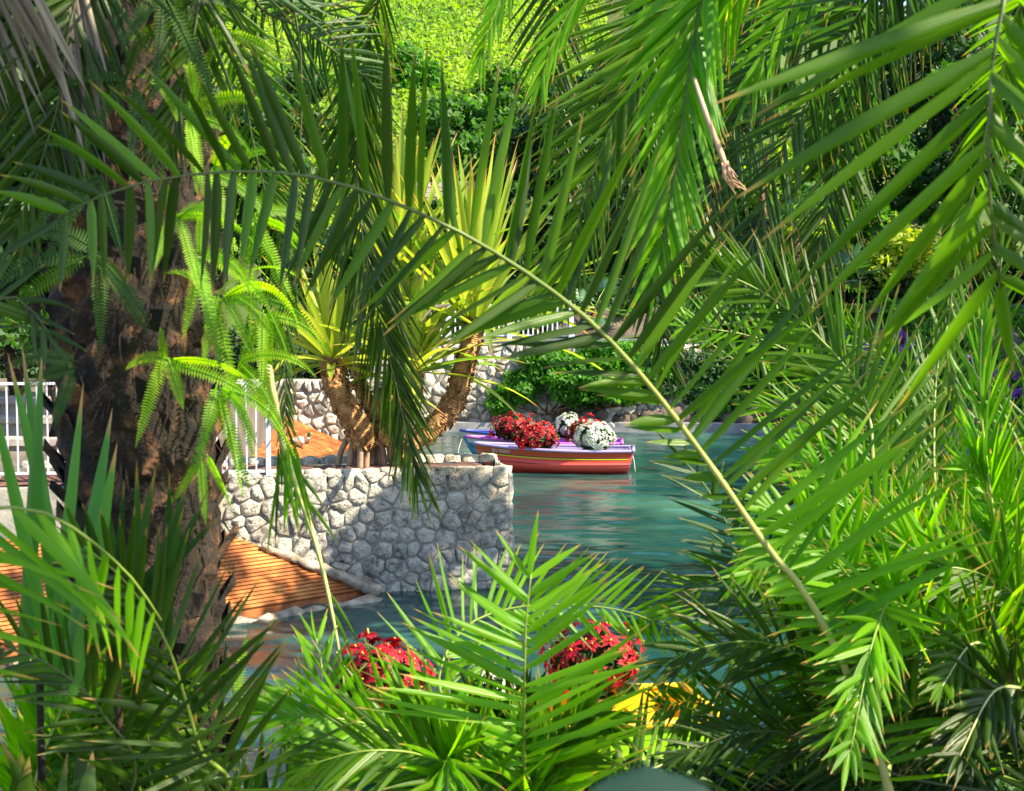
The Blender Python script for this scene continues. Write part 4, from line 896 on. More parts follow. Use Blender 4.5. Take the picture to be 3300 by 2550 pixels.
# ================================================================ feather palms close to the camera
class Palm:
    def __init__(s, name, base, label, cat='palm', budget=300):
        s.root = empty(name, tuple(base), label, cat); s.left = budget; s.rest = MB(); s.restmats = []; s.base = Vector(base)
    def frond(s, pts, n, La, Lb, aA=65, aB=65, a_tip=22, width=.032, droop=.18, mat='leaf', rmat='rachis', r0=.016, start=.12, tilt=.25, solo=True, dens=1.0, sw=1.0, tintb=0.0, jit=.1, fA=None, fB=None, mfn=None, fd=.42):
        """pts: (px, py, depth) from base to tip; La/Lb leaflet lengths in m, left/right of travel as seen by the camera"""
        if not fA: width *= .78; n = int(n*1.28)
        W = [Vector(p) if isinstance(p, Vector) else P(*p) for p in pts]
        q = smooth_path(W, 60); ln = [0]
        for a, b2 in zip(q, q[1:]): ln.append(ln[-1]+(b2-a).length)
        tot = ln[-1]
        def at(t):
            x = t*tot; k = 0
            while k < 58 and ln[k+1] < x: k += 1
            u = (x-ln[k])/max(1e-6, ln[k+1]-ln[k]); return q[k].lerp(q[k+1], u), (q[min(k+2, 59)]-q[max(k-1, 0)]).normalized()
        m = MB(); rp = [at(t)[0] for t in np.linspace(0, 1, 34)]
        m.tube(rp, [r0*(1-.86*(i/33)**.8)*(1+(.09 if i % 2 else -.05)) for i in range(34)], 7, noise=.05)
        rr = m.build('frond', M[rmat], s.root)
        lm = M[mat]
        def prof(t):   # length profile along the frond
            return (.45+.55*min(1, (t-start)/.2)) * (1-.62*max(0, (t-.55)/.45)**1.6)
        ser = []
        for i in range(n):
            t = start+(1-start)*(i+.5)/n
            for sd in (-1, 1):
                if random.random() > dens: continue
                ser.append((min(.995, t+random.uniform(-.3, .3)/n), sd))
        ser.append((.999, 1))
        for t, sd in ser:
            p, T = at(t); V = (p-CAM).normalized(); Sd = T.cross(V)
            if Sd.length < .05: continue
            Sd.normalize(); Wd_ = Sd.cross(T).normalized()
            L_ = (La if sd > 0 else Lb)*prof(t)*random.uniform(.86, 1.1); a0 = R(aA if sd > 0 else aB); at_ = R(a_tip)
            ang = a0+(at_-a0)*max(0, (t-.15)/.85)**1.3+random.gauss(0, jit*.6)
            fo = fA if sd > 0 else fB
            if fo:
                lf, fa = fo(t); L_ *= lf
                if fa is not None: ang = R(fa)+random.gauss(0, jit*.6)
            if t > .998: ang = 0
            ph = random.choice([-1, 1, 0])*tilt+random.gauss(0, tilt*.4)
            d = T*math.cos(ang)+(Sd*sd*math.cos(ph)+Wd_*math.sin(ph))*math.sin(ang)
            if L_ < .03: continue
            solo_ = solo and s.left > 0
            mb = MB() if solo_ else s.rest
            # blade surface roughly faces the camera, turned at random
            tw = random.gauss(0, .5)+sd*.3
            up = (V-SUN*(.9 if mat == 'leaf_bright' or (fA and t < .4) else .3)).normalized()
            up = up if abs(d.dot(up)) < .93 else T
            b0 = len(mb.v)
            blade(mb, p, d, L_, width*random.uniform(.8, 1.12)*(.6+.4*prof(t)), droop*random.uniform(.5, 1.5)*(.4+abs(1-abs(d.z))), fd, 6, min(1, max(0, random.gauss(.5+tintb, .26))), tw, up, .42)
            if mfn: lm = M[mfn(t)]
            if solo_: mb.build('leaflet', lm, rr); s.left -= 1
            else:
                if lm not in s.restmats: s.restmats.append(lm)
                s.rest.mi[len(s.rest.mi)-12:] = [s.restmats.index(lm)]*12
        return rr
    def finish(s):
        if s.rest.v: o = s.rest.build('leaflets', s.restmats, s.root); o['kind'] = 'stuff'
    def stub(s, h=.3, r=.12, lean=(0, 0)):
        m = MB(); b = s.base; m.tube([b-UZ*.3, b+Vector((lean[0]*.5, lean[1]*.5, h*.5)), b+Vector((lean[0], lean[1], h))], [r*1.15, r, r*.85], 12, noise=.1); m.build('trunk', M['bark'], s.root)

# fill: more fronds of the two right palms, layered in depth
def filler(palm, base, n, box, dr, mats, seed, La=.42):
    rs = random.getstate(); random.seed(seed)
    for i in range(n):
        x = random.uniform(box[0], box[2]); y = random.uniform(box[1], box[3]); d_ = random.uniform(*dr); t = P(x, y, d_); b_ = base+UZ*.3
        top = b_.lerp(t, .55)+UZ*(.25+.5*random.random())*max(.3, (t-b_).length*.4)+Vector((random.uniform(-.15, .15), random.uniform(-.1, .4), 0))
        mid = b_.lerp(top, .5)+UZ*.1
        tip = t-UZ*random.uniform(.0, .25)
        palm.frond([b_, mid, top, top.lerp(t, .55)+UZ*.05, tip], random.randint(34, 44), La, La, random.uniform(46, 62), random.uniform(46, 62), random.uniform(18, 30), random.uniform(.028, .038), random.uniform(.04, .14), random.choice(mats), random.choice(['rachis', 'rachis_pale', 'rachis']), .013, .22, .5, jit=.3, fd=random.uniform(.3, .6))
    random.setstate(rs)
# ---- A: the long arching frond and its palm on the bank, right of centre
gA = Vector((1.35, 5.3, 1.45)); pa = Palm('young_palm', gA, 'palm on the near bank whose long frond arches across the picture to the left')
pa.stub(.35, .11)
F1 = [(2870, 2560, 5.25), (2740, 2190, 5.1), (2600, 1920, 5.0), (2470, 1760, 4.9), (2290, 1500, 4.8), (2110, 1262, 4.7), (1920, 1052, 4.6), (1700, 882, 4.5), (1480, 748, 4.4), (1250, 645, 4.3), (1050, 580, 4.2), (850, 552, 4.1), (650, 560, 4.0), (450, 590, 3.9), (300, 640, 3.85), (190, 700, 3.8)]
pa.frond([gA+UZ*.3]+F1, 72, .40, .56, 86, 88, 50, .034, .08, 'leaf', 'rachis_grad', .0175, .04, .22, tintb=.0, mfn=lambda t: 'leaf_bright' if t < .33+random.uniform(-.05, .05) else ('leaf' if t < .5 else 'leaf_dark' if random.random() < .6 else 'leaf'),  # sunlit lower and shaded upper frond put into the leaf colour
    fA=lambda t: (float(np.interp(t, [0, .1, .2, .36, .46, .6, .8, 1], [.7, .7, .4, .22, .5, 1, 1.1, 1.5])), float(np.interp(t, [.3, .5, .65, .8, .95, 1], [60, 42, 60, 84, 74, 50]))),
    fB=lambda t: (float(np.interp(t, [0, .1, .2, .4, .5, 1], [.9, 1.15, 1.25, 1.2, 1, 1])), None))
pa.frond([gA+UZ*.3, (2880, 2200, 5.6), (2850, 1900, 5.9), (2820, 1600, 6.2), (2790, 1290, 6.4), (2650, 1100, 6.5), (2480, 955, 6.6), (2300, 870, 6.6), (2150, 820, 6.6)], 66, .42, .5, 60, 50, 22, .03, .1, 'leaf', 'rachis', .016, .3, .3)
pa.frond([gA+UZ*.3, (2950, 2450, 6.35), (3050, 2200, 6.10), (3080, 1950, 6.20), (3020, 1720, 6.30), (2900, 1580, 6.40), (2760, 1520, 6.50)], 44, .42, .44, 60, 58, 26, .034, .1, 'leaf_bright', 'rachis', .014, .2, .35, jit=.3)
pa.frond([gA+UZ*.3, (2700, 2450, 6.15), (2560, 2330, 6.25), (2330, 2260, 6.35), (2120, 2270, 6.00)], 36, .36, .42, 60, 62, 26, .03, .12, 'leaf', 'rachis', .012, .15, .35, jit=.3)
pa.finish()
# ---- B: palm rooted lower right, bright fronds
gB = Vector((2.1, 5.6, 1.4)); pb = Palm('young_palm', gB, 'bushy young palm at the lower right with brightly sunlit fronds'); pb.stub(.3, .12)
pb.frond([gB+UZ*.3, (3100, 2150, 6.15), (2960, 1900, 6.05), (2880, 1770, 5.95), (2700, 1560, 5.95), (2500, 1440, 5.95)], 40, .4, .48, 55, 50, 24, .036, .08, 'leaf_bright', 'rachis', .014, .2, .3, jit=.3)
pb.frond([gB+UZ*.3, (3050, 2100, 6.50), (3020, 1700, 6.70), (3010, 1450, 6.80), (3020, 1200, 6.90), (3070, 980, 7.00)], 40, .42, .42, 40, 42, 16, .03, .05, 'leaf', 'rachis_pale', .014, .25, .35, jit=.3)
pb.frond([gB+UZ*.3, (3250, 2200, 5.95), (3220, 1800, 5.95), (3180, 1500, 5.85), (3160, 1250, 5.85), (3165, 1030, 5.85)], 30, .38, .38, 30, 34, 14, .03, .03, 'leaf_bright', 'rachis_pale', .014, .35, .35, jit=.3)
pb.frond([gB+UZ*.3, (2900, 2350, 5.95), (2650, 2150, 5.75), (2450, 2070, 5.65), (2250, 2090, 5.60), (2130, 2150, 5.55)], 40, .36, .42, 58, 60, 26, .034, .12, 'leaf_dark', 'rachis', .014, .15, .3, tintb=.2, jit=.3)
pb.frond([gB+UZ*.3, (3000, 2300, 5.75), (2850, 2100, 5.55), (2760, 1900, 5.45), (2640, 1750, 5.35), (2480, 1640, 5.35)], 34, .4, .45, 62, 62, 28, .036, .14, 'leaf_bright', 'rachis', .013, .2, .4, jit=.3)
pb.frond([gB+UZ*.3, (3200, 2350, 6.15), (3280, 2050, 6.05), (3290, 1800, 5.95), (3230, 1620, 5.95), (3120, 1500, 5.85)], 40, .42, .44, 58, 56, 26, .034, .1, 'leaf_bright', 'rachis', .013, .2, .35, jit=.3)
pb.frond([gB+UZ*.3, (3350, 2300, 5.75), (3360, 2050, 5.55), (3250, 1900, 5.45), (3080, 1830, 5.35), (2930, 1860, 5.35)], 40, .38, .42, 58, 60, 26, .034, .14, 'leaf', 'rachis', .013, .2, .35, jit=.3)
pb.frond([gB+UZ*.3, (3300, 2480, 5.75), (3200, 2330, 5.55), (3000, 2260, 5.45), (2800, 2290, 5.45), (2650, 2380, 5.45)], 40, .38, .42, 58, 60, 26, .032, .14, 'leaf_dark', 'rachis', .013, .15, .35, jit=.3)
pb.frond([gB+UZ*.3, (2900, 2500, 5.75), (2650, 2380, 5.65), (2400, 2360, 5.60), (2200, 2430, 5.55)], 36, .36, .38, 58, 60, 26, .03, .14, 'leaf_dark', 'rachis_dark', .012, .12, .35, jit=.3)
filler(pb, gB, 9, (2300, 1500, 3350, 2300), (5.4, 6.4), ['leaf_bright', 'leaf_bright', 'leaf'], 3)
filler(pb, gB, 4, (2350, 2050, 3200, 2450), (4.5, 5.0), ['leaf', 'leaf_bright', 'leaf_dark'], 9, .34)
pb.finish()
# ---- C: small crisp frond group, mid right
gC = Vector((2.9, 7.0, .85)); pc = Palm('young_palm', gC, 'light green young palm nearer the water on the right, with fine narrow leaflets'); pc.stub(.3, .1)
pc.frond([gC+UZ*.3, (3040, 1800, 7.4), (2960, 1560, 7.6), (2780, 1330, 7.8), (2650, 1200, 7.9), (2540, 1130, 8), (2400, 1078, 8), (2200, 1050, 8)], 54, .34, .52, 60, 82, 40, .027, .06, 'leaf_bright', 'rachis_pale', .013, .3, .25, tintb=.15, jit=.3)
pc.frond([gC+UZ*.3, (2980, 1850, 7.6), (2820, 1620, 7.8), (2640, 1400, 8), (2420, 1200, 8.2), (2250, 1080, 8.2)], 44, .34, .44, 60, 62, 30, .027, .08, 'leaf', 'rachis', .013, .3, .25, jit=.3)
pc.frond([gC+UZ*.3, (3140, 1700, 7.2), (3180, 1400, 7.2), (3200, 1100, 7.2), (3230, 820, 7.2)], 34, .4, .4, 48, 48, 20, .026, .06, 'leaf', 'rachis_dark', .014, .35, .3, jit=.3)
pc.frond([gC+UZ*.3, (2850, 2000, 6.9), (2700, 1880, 6.8), (2480, 1840, 6.8), (2250, 1900, 6.8), (2080, 2010, 6.8)], 44, .36, .42, 62, 66, 24, .026, .1, 'leaf', 'rachis', .012, .3, .3, jit=.3)
pc.frond([gC+UZ*.3, (3080, 1960, 7.3), (3080, 1640, 7.5), (2990, 1360, 7.6), (2870, 1180, 7.7), (2740, 1060, 7.7)], 50, .44, .46, 60, 60, 26, .028, .08, 'leaf', 'rachis', .013, .3, .35, jit=.3)
pc.frond([gC+UZ*.3, (3120, 1900, 7.0), (3280, 1560, 7.0), (3340, 1300, 7.0), (3380, 1050, 7.0)], 40, .42, .46, 58, 58, 26, .028, .08, 'leaf', 'rachis', .013, .3, .35, jit=.3)
pc.frond([gC+UZ*.3, (2900, 2080, 7.1), (2720, 2020, 7.1), (2520, 2040, 7.2), (2350, 2130, 7.2)], 40, .4, .42, 60, 60, 26, .026, .12, 'leaf', 'rachis', .012, .2, .35, jit=.3)
pc.frond([gC+UZ*.3, (3000, 2000, 7.0), (2880, 1760, 7.1), (2730, 1620, 7.2), (2560, 1580, 7.2), (2400, 1640, 7.2)], 44, .4, .42, 60, 60, 26, .026, .12, 'leaf_dark', 'rachis', .012, .2, .35, tintb=.2, jit=.3)
pc.frond([gC+UZ*.3, (2820, 2180, 6.6), (2600, 2060, 6.5), (2450, 1880, 6.5), (2350, 1700, 6.5), (2270, 1560, 6.5), (2200, 1480, 6.5)], 30, .42, .34, 70, 60, 34, .036, .06, 'leaf_blue', 'rachis', .012, .3, .2)
filler(pc, gC, 9, (2450, 1200, 3350, 1900), (6.8, 8.0), ['leaf_bright', 'leaf', 'leaf_dark', 'leaf_bright'], 5, .46)
pc.finish()
# ---- D: bottom centre palm
gD = Vector((.05, 5.2, 1.2)); pd = Palm('young_palm', gD, 'young palm at the bottom centre with one upright frond before the green boat'); pd.stub(.25, .12)
pd.frond([gD+UZ*.1, (1690, 2600, 5.1), (1688, 2400, 4.95), (1690, 2200, 4.8), (1695, 2010, 4.75), (1712, 1850, 4.75)], 24, .56, .52, 96, 58, 50, .042, .02, 'leaf_bright', 'rachis', .014, .15, .2)
pd.frond([gD+UZ*.1, (1500, 2450, 5.8), (1430, 2280, 6.0), (1420, 2150, 6.2), (1500, 2020, 6.3), (1650, 1960, 6.4), (1850, 1950, 6.4), (2050, 1980, 6.4), (2250, 2080, 6.4)], 46, .38, .3, 66, 60, 40, .03, .02, 'leaf_bright', 'rachis', .012, .12, .3)
pd.frond([gD+UZ*.1, (1480, 2500, 5.3), (1260, 2360, 5.2), (1050, 2310, 5.1), (850, 2300, 5.1)], 40, .36, .40, 60, 60, 26, .032, .1, 'leaf_bright', 'rachis', .012, .1, .3)
pd.frond([gD+UZ*.1, (1950, 2580, 5.4), (2200, 2440, 5.6), (2450, 2340, 5.8), (2650, 2300, 5.9)], 34, .34, .38, 62, 62, 26, .03, .1, 'leaf', 'rachis', .012, .15, .3)
pd.frond([gD+UZ*.1, (1550, 2550, 5.0), (1380, 2440, 4.9), (1180, 2420, 4.8), (980, 2470, 4.8)], 36, .36, .38, 60, 60, 26, .03, .12, 'leaf', 'rachis', .012, .1, .35)
filler(pd, gD, 5, (1250, 2250, 2100, 2500), (4.7, 5.4), ['leaf', 'leaf_bright', 'leaf_dark'], 8, .32)
pd.finish()
# ---- E: lower left palm
gE = Vector((-1.75, 5.0, 1.2)); pe_ = Palm('young_palm', gE, 'dark young palm at the lower left with a yellow green rib leaning upward'); pe_.stub(.2, .12)
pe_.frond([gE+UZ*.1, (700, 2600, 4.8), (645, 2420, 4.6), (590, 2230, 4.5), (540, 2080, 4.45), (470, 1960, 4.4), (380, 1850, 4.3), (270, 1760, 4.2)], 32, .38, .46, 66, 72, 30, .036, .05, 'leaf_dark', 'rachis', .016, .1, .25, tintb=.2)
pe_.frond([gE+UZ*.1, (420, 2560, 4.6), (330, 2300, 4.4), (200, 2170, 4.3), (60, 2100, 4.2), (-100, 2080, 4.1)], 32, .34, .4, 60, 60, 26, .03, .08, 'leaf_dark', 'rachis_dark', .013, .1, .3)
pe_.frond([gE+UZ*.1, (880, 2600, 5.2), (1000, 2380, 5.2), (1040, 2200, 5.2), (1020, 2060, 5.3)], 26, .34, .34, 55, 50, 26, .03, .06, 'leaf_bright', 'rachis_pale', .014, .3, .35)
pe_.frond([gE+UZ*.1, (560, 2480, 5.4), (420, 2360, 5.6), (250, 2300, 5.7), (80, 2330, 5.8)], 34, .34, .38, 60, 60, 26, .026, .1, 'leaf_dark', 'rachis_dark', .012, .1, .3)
filler(pe_, gE, 5, (150, 2050, 1050, 2450), (4.6, 5.6), ['leaf', 'leaf_bright', 'leaf_dark'], 21, .34)
pe_.finish()
# ---- F: frond drooping in from the left edge
gF = Vector((-2.35, 3.1, 1.5)); pf = Palm('young_palm', gF, 'palm just outside the left edge whose green leaflets hang over the ramp'); pf.stub(.6, .1)
pf.frond([gF+UZ*.6, (-500, 1900, 3.1), (-250, 1700, 3.1), (-60, 1640, 3.1), (130, 1648, 3.15), (290, 1740, 3.2), (430, 1870, 3.3), (520, 2000, 3.35)], 24, .02, .5, 80, 70, 34, .036, .1, 'leaf_bright', 'rachis', .014, .25, .15)
pf.frond([gF+UZ*.6, (-420, 1600, 3.5), (-250, 1200, 3.7), (-100, 1000, 3.8), (60, 960, 3.9), (160, 1080, 3.9)], 26, .3, .3, 70, 60, 30, .028, .15, 'leaf_dark', 'rachis_dark', .012, .3, .3)
pf.finish()
# ---- G: tall palm beyond the right edge, fronds hanging in from the top
gG = Vector((3.1, 4.2, 1.4)); pg = Palm('tall_palm', gG, 'tall palm outside the right edge with big soft fronds hanging down at the top right')
cG = Vector((2.75, 4.1, 5.75))
m = MB(); m.tube(smooth_path([gG-UZ*.4, gG+Vector((.15, 0, 2.2)), cG-UZ*.2], 16), [.16]*4+[.14]*12, 14, noise=.08); m.build('trunk', M['bark'], pg.root)
pg.frond([cG, (3500, -350, 3.3), (3330, -230, 3.0), (3235, 0, 2.9), (3195, 250, 2.85), (3185, 520, 2.85), (3200, 760, 2.9), (3225, 930, 2.95)], 34, .5, .84, 58, 64, 44, .046, .02, 'leaf', 'rachis_dark', .014, .25, .25, tintb=.15)
pg.frond([cG, (3300, -700, 4.5), (2750, -480, 5.2), (2400, -250, 5.6), (2262, 0, 5.7), (2225, 200, 5.7), (2195, 420, 5.7), (2160, 640, 5.7), (2125, 860, 5.7)], 80, .58, .62, 46, 50, 18, .038, .03, 'leaf_bright', 'rachis_dark', .016, .38, .45)
pg.frond([cG, (3300, -500, 5), (2950, -200, 6), (2760, 60, 6.6), (2620, 300, 7), (2520, 480, 7.1), (2450, 700, 7.2), (2400, 860, 7.2), (2370, 980, 7.2)], 62, .56, .6, 56, 54, 24, .028, .03, 'leaf_blue', 'rachis_dark', .014, .3, .4)
pg.frond([cG, (3450, -200, 4.8), (3240, 200, 5.1), (3150, 550, 5.3), (3085, 830, 5.4), (3062, 1000, 5.4), (3050, 1150, 5.4), (3085, 1290, 5.4)], 56, .24, .24, 48, 46, 20, .022, .1, 'leaf', 'rachis', .012, .25, .4)
pg.finish()
# ---- H: second tall palm, high above the frame, more hanging fronds
gH = Vector((5.6, 8.4, -.2)); ph_ = Palm('tall_palm', gH, 'second tall palm, farther back, its dense fronds hanging across the upper right')
cH = Vector((4.6, 8.2, 7.2)); m = MB(); m.tube(smooth_path([gH-UZ*.6, gH+Vector((-.1, 0, 3.2)), cH-UZ*.2], 16), [.2]*4+[.17]*12, 14, noise=.08); m.build('trunk', M['bark'], ph_.root)
ph_.frond([cH, (3200, -900, 8), (2500, -760, 7.8), (1950, -480, 7.6), (1700, -200, 7.6), (1600, 30, 7.6), (1540, 200, 7.6)], 54, .5, .5, 46, 46, 16, .032, .14, 'leaf_bright', 'rachis', .016, .42, .4)
ph_.frond([cH, (3300, -700, 8), (2700, -420, 8), (2300, -100, 8), (2050, 250, 8), (1930, 500, 8), (1850, 760, 8), (1800, 940, 8)], 84, .72, .9, 52, 56, 22, .038, .05, 'leaf', 'rachis_dark', .016, .3, .4)
ph_.frond([cH, (3350, -500, 8.3), (3000, -200, 8.6), (2800, 150, 8.8), (2700, 500, 9), (2640, 800, 9), (2600, 1060, 9)], 76, .7, .7, 50, 54, 22, .036, .05, 'leaf_dark', 'rachis_dark', .016, .3, .4)
ph_.frond([cH, (3100, -700, 8.8), (2550, -350, 9.2), (2180, 0, 9.4), (2060, 350, 9.5), (2080, 700, 9.5), (2120, 1000, 9.5), (2150, 1180, 9.5)], 84, .75, .8, 52, 56, 22, .036, .05, 'leaf_dark', 'rachis_dark', .016, .3, .4, tintb=.2)
ph_.frond([cH, (3000, -800, 7.2), (2400, -500, 6.9), (2100, -250, 6.8), (1900, -60, 6.8), (1790, 120, 6.8), (1740, 260, 6.8)], 46, .5, .5, 40, 40, 16, .032, .12, 'leaf_bright', 'rachis', .016, .4, .4)
ph_.frond([cH, (3500, -500, 7), (3330, -100, 6.6), (3330, 300, 6.5), (3350, 600, 6.5), (3380, 900, 6.5)], 40, .5, .5, 55, 55, 22, .03, .06, 'leaf_dark', 'rachis_dark', .014, .2, .4)
ph_.frond([cH, (2800, -900, 9), (2150, -600, 9.6), (1850, -250, 10), (1780, 100, 10.2), (1800, 400, 10.2), (1840, 600, 10.2)], 70, .8, .8, 50, 50, 20, .04, .06, 'leaf_dark', 'rachis_dark', .016, .3, .4, tintb=.2)
ph_.frond([cH, (3250, -500, 9), (2850, -200, 9.8), (2500, 150, 10.2), (2330, 500, 10.4), (2260, 800, 10.4), (2240, 1050, 10.4)], 76, .8, .8, 54, 54, 22, .04, .05, 'leaf_blue', 'rachis_dark', .016, .25, .4)
ph_.frond([cH, (3300, -600, 7.4), (2950, -350, 7.0), (2700, -150, 6.8), (2520, 60, 6.8), (2420, 280, 6.8)], 50, .6, .6, 50, 50, 20, .036, .06, 'leaf_bright', 'rachis', .014, .3, .4)
ph_.finish()
# broken dry spathe caught in the fronds
m = MB(); m.tube(tp([(2236, 250, 5.5), (2275, 370, 5.5), (2325, 500, 5.5), (2350, 570, 5.5)]), [.006, .009, .011, .008], 7, noise=.15)
for k in range(9): m.tube([P(2335+random.uniform(-12, 12), 520, 5.5), P(2350+random.uniform(-28, 30), 570, 5.5+random.uniform(-.04, .04)), P(2372+random.uniform(-30, 34), 615+random.uniform(-30, 15), 5.5)], [.004, .004, .002], 4)
o = m.build('dry_flower_stalk', M['stalk'], None); tagp(o, 'dry pinkish brown broken flower stalk caught among the upper right fronds', 'dry stalk')

# ---- T: thick fern covered palm on the left
base = Vector((-1.28, 5.3, 1.4)); pt = Palm('fern_covered_palm', base, 'thick dark palm trunk hung with bright ferns on the left side', budget=300)
tr_ = [(560, 2700, 5.45), (520, 2150, 5.4), (470, 1700, 5.35), (440, 1300, 5.3), (430, 950, 5.3), (440, 600, 5.35), (430, 250, 5.4), (420, -150, 5.5), (400, -700, 5.6)]
tw_ = smooth_path([P(*p) for p in tr_], 60)
def trad(i): return (.2+.05*math.sin(i/59*3.1))*(1 if i > 8 else 1)+(.03 if 12 < i < 36 else 0)
m = MB(); m.tube(tw_, [trad(i) for i in range(60)], 22, noise=.07); m.build('trunk', M['bark'], pt.root)
for k in range(260):      # old leaf bases (boots) in a spiral
    i = 3+k*55/260; i0 = int(i); a = k*2.39996; c = tw_[i0]; r = trad(i0); d = Vector((math.cos(a), math.sin(a), 0)); s = Vector((-d.y, d.x, 0))
    m = MB(); h = random.uniform(.09, .16); w_ = random.uniform(.05, .085); o0 = c+d*r*.92
    out = random.uniform(.018, .06)
    vs = [o0-s*w_-UZ*h*.5, o0+s*w_-UZ*h*.5, o0+s*w_*.7+d*out+UZ*h*.3, o0+s*w_*.2+d*(out+.03)+UZ*h*random.uniform(.45, .8), o0-s*w_*.6+d*out+UZ*h*random.uniform(.2, .5), o0+UZ*h*.25+d*(out+.035), o0-UZ*h*.3+d*out*.8]
    m.add(vs, [(0, 1, 6), (1, 2, 6), (2, 5, 6), (2, 3, 5), (3, 4, 5), (4, 6, 5), (4, 0, 6)]); m.build('leaf_base', M['bark'], pt.root, smooth=False)
m = MB()
for k in range(900):      # fibre and rootlets
    i = random.randrange(3, 58); a = random.uniform(0, 6.28); r = trad(i)*1.0; d = Vector((math.cos(a), math.sin(a), 0)); p = tw_[i]+d*r
    L_ = random.uniform(.05, .22); q = p+d*random.uniform(.02, .08)+Vector((random.uniform(-.05, .05), 0, -L_)); md = (p+q)/2+d*.03; s = Vector((-d.y, d.x, 0))*.0025
    m.add([p-s, p+s, md+s, md-s, q], [(0, 1, 2, 3), (3, 2, 4)])
o = m.build('bark_fibre', M['bark'], pt.root); o['kind'] = 'stuff'
# green fronds of this palm
cT = P(400, -700, 5.5)
pt.frond([cT, (700, -350, 6), (820, 0, 6.6), (960, 85, 6.9), (1090, 175, 7.2), (1215, 285, 7.5)], 34, .5, .55, 62, 60, 22, .026, .1, 'leaf_blue', 'rachis_dark', .018, .25, .35)
pt.frond([cT, (900, -500, 7), (1250, -250, 8), (1180, 150, 8.6), (1150, 450, 8.9), (1160, 700, 9), (1190, 880, 9), (1240, 1100, 9.05), (1285, 1280, 9.1), (1320, 1450, 9.1), (1345, 1540, 9.1)], 84, .86, .84, 36, 34, 14, .03, .12, 'leaf_dark', 'rachis_dark', .016, .5, .3, tintb=.25)
pt.frond([cT, (800, -350, 6.4), (960, 100, 6.8), (960, 600, 7), (925, 900, 7), (915, 1150, 7), (925, 1400, 7), (960, 1600, 7)], 44, .26, .26, 34, 34, 16, .018, .2, 'leaf_dark', 'rachis_dark', .01, .5, .3)
pt.frond([cT, (620, -200, 6.2), (760, 200, 6.6), (820, 480, 6.8), (900, 800, 7.0), (930, 1000, 7.1)], 40, .42, .42, 50, 50, 20, .024, .1, 'leaf', 'rachis_dark', .012, .3, .4)
pt.frond([cT, (620, -300, 7), (1000, -100, 8.4), (1150, 250, 9.4), (1150, 520, 9.8), (1120, 760, 10)], 44, .6, .6, 55, 55, 22, .03, .1, 'leaf_blue', 'rachis_dark', .014, .25, .4)
# long green striped petiole hanging low
pt.frond([(860, 1180, 5.9), (905, 1400, 6.0), (960, 1580, 6.0), (1020, 1760, 6.0), (1065, 1950, 6.0), (1105, 2180, 6.0), (1115, 2350, 6.0)], 14, .28, .22, 24, 20, 14, .02, .3, 'leaf', 'rachis_pale', .02, .02, .2, dens=.35)
for k in range(16):     # tapered leaf shreds beside it
    x = random.uniform(890, 960); p = P(x, random.uniform(1420, 1500), 6.0+random.uniform(-.1, .1)); m = MB(); blade(m, p, Vector((random.uniform(-.25, .3), random.uniform(-.1, .1), -1)), random.uniform(.22, .42), .018, .05, .3, 6, random.random(), random.uniform(-1, 1), Vector((0, 1, 0))); m.build('leaflet', M['leaf_bright' if k % 2 else 'leaf'], pt.root)
pt.frond([cT, (200, -300, 5.0), (60, 0, 4.9), (-20, 250, 4.9), (-60, 520, 4.9)], 34, .4, .4, 50, 50, 20, .026, .1, 'leaf_dark', 'rachis_dark', .012, .3, .4)
pt.frond([cT, (330, -260, 4.9), (230, 60, 4.8), (190, 320, 4.8), (120, 560, 4.8), (40, 760, 4.8)], 44, .42, .42, 56, 56, 22, .028, .1, 'leaf_dark', 'rachis_dark', .012, .25, .4)
pt.frond([cT, (600, -300, 4.9), (640, -20, 4.9), (600, 230, 4.9), (540, 480, 4.9)], 40, .4, .4, 52, 52, 22, .026, .1, 'leaf_dark', 'rachis_dark', .012, .25, .4, tintb=.2)
pt.finish()
# dry grey leaves hanging at the top left
dp = empty('dry_frond', tuple(P(60, -200, 4.6)), 'pale grey dry palm leaves hanging down in the top left corner', 'dry frond')
m = MB(); m.tube(tp([(-250, -500, 4.6), (-100, -250, 4.6), (60, -120, 4.6), (240, -60, 4.6)]), .016, 7); m.build('rib', M['rachis_brown'], dp)
for k in range(34):
    if k < 20: a = P(-200+k*14, -160+random.uniform(-60, 40), 4.6+random.uniform(-.2, .2)); d = P(60+k*14+random.uniform(-60, 60), 330+random.uniform(-120, 160), 4.7)-a
    else: a = P(160+(k-20)*7, -140, 4.8); d = P(190+(k-20)*14, 300+random.uniform(-100, 300), 4.8)-a
    m = MB(); blade(m, a, d, d.length*random.uniform(.8, 1.1), .021, random.uniform(.0, .12), .5, 7, random.random(), random.uniform(-1.2, 1.2), Vector((0, 1, 0))); m.build('leaflet', M['dry'], dp)
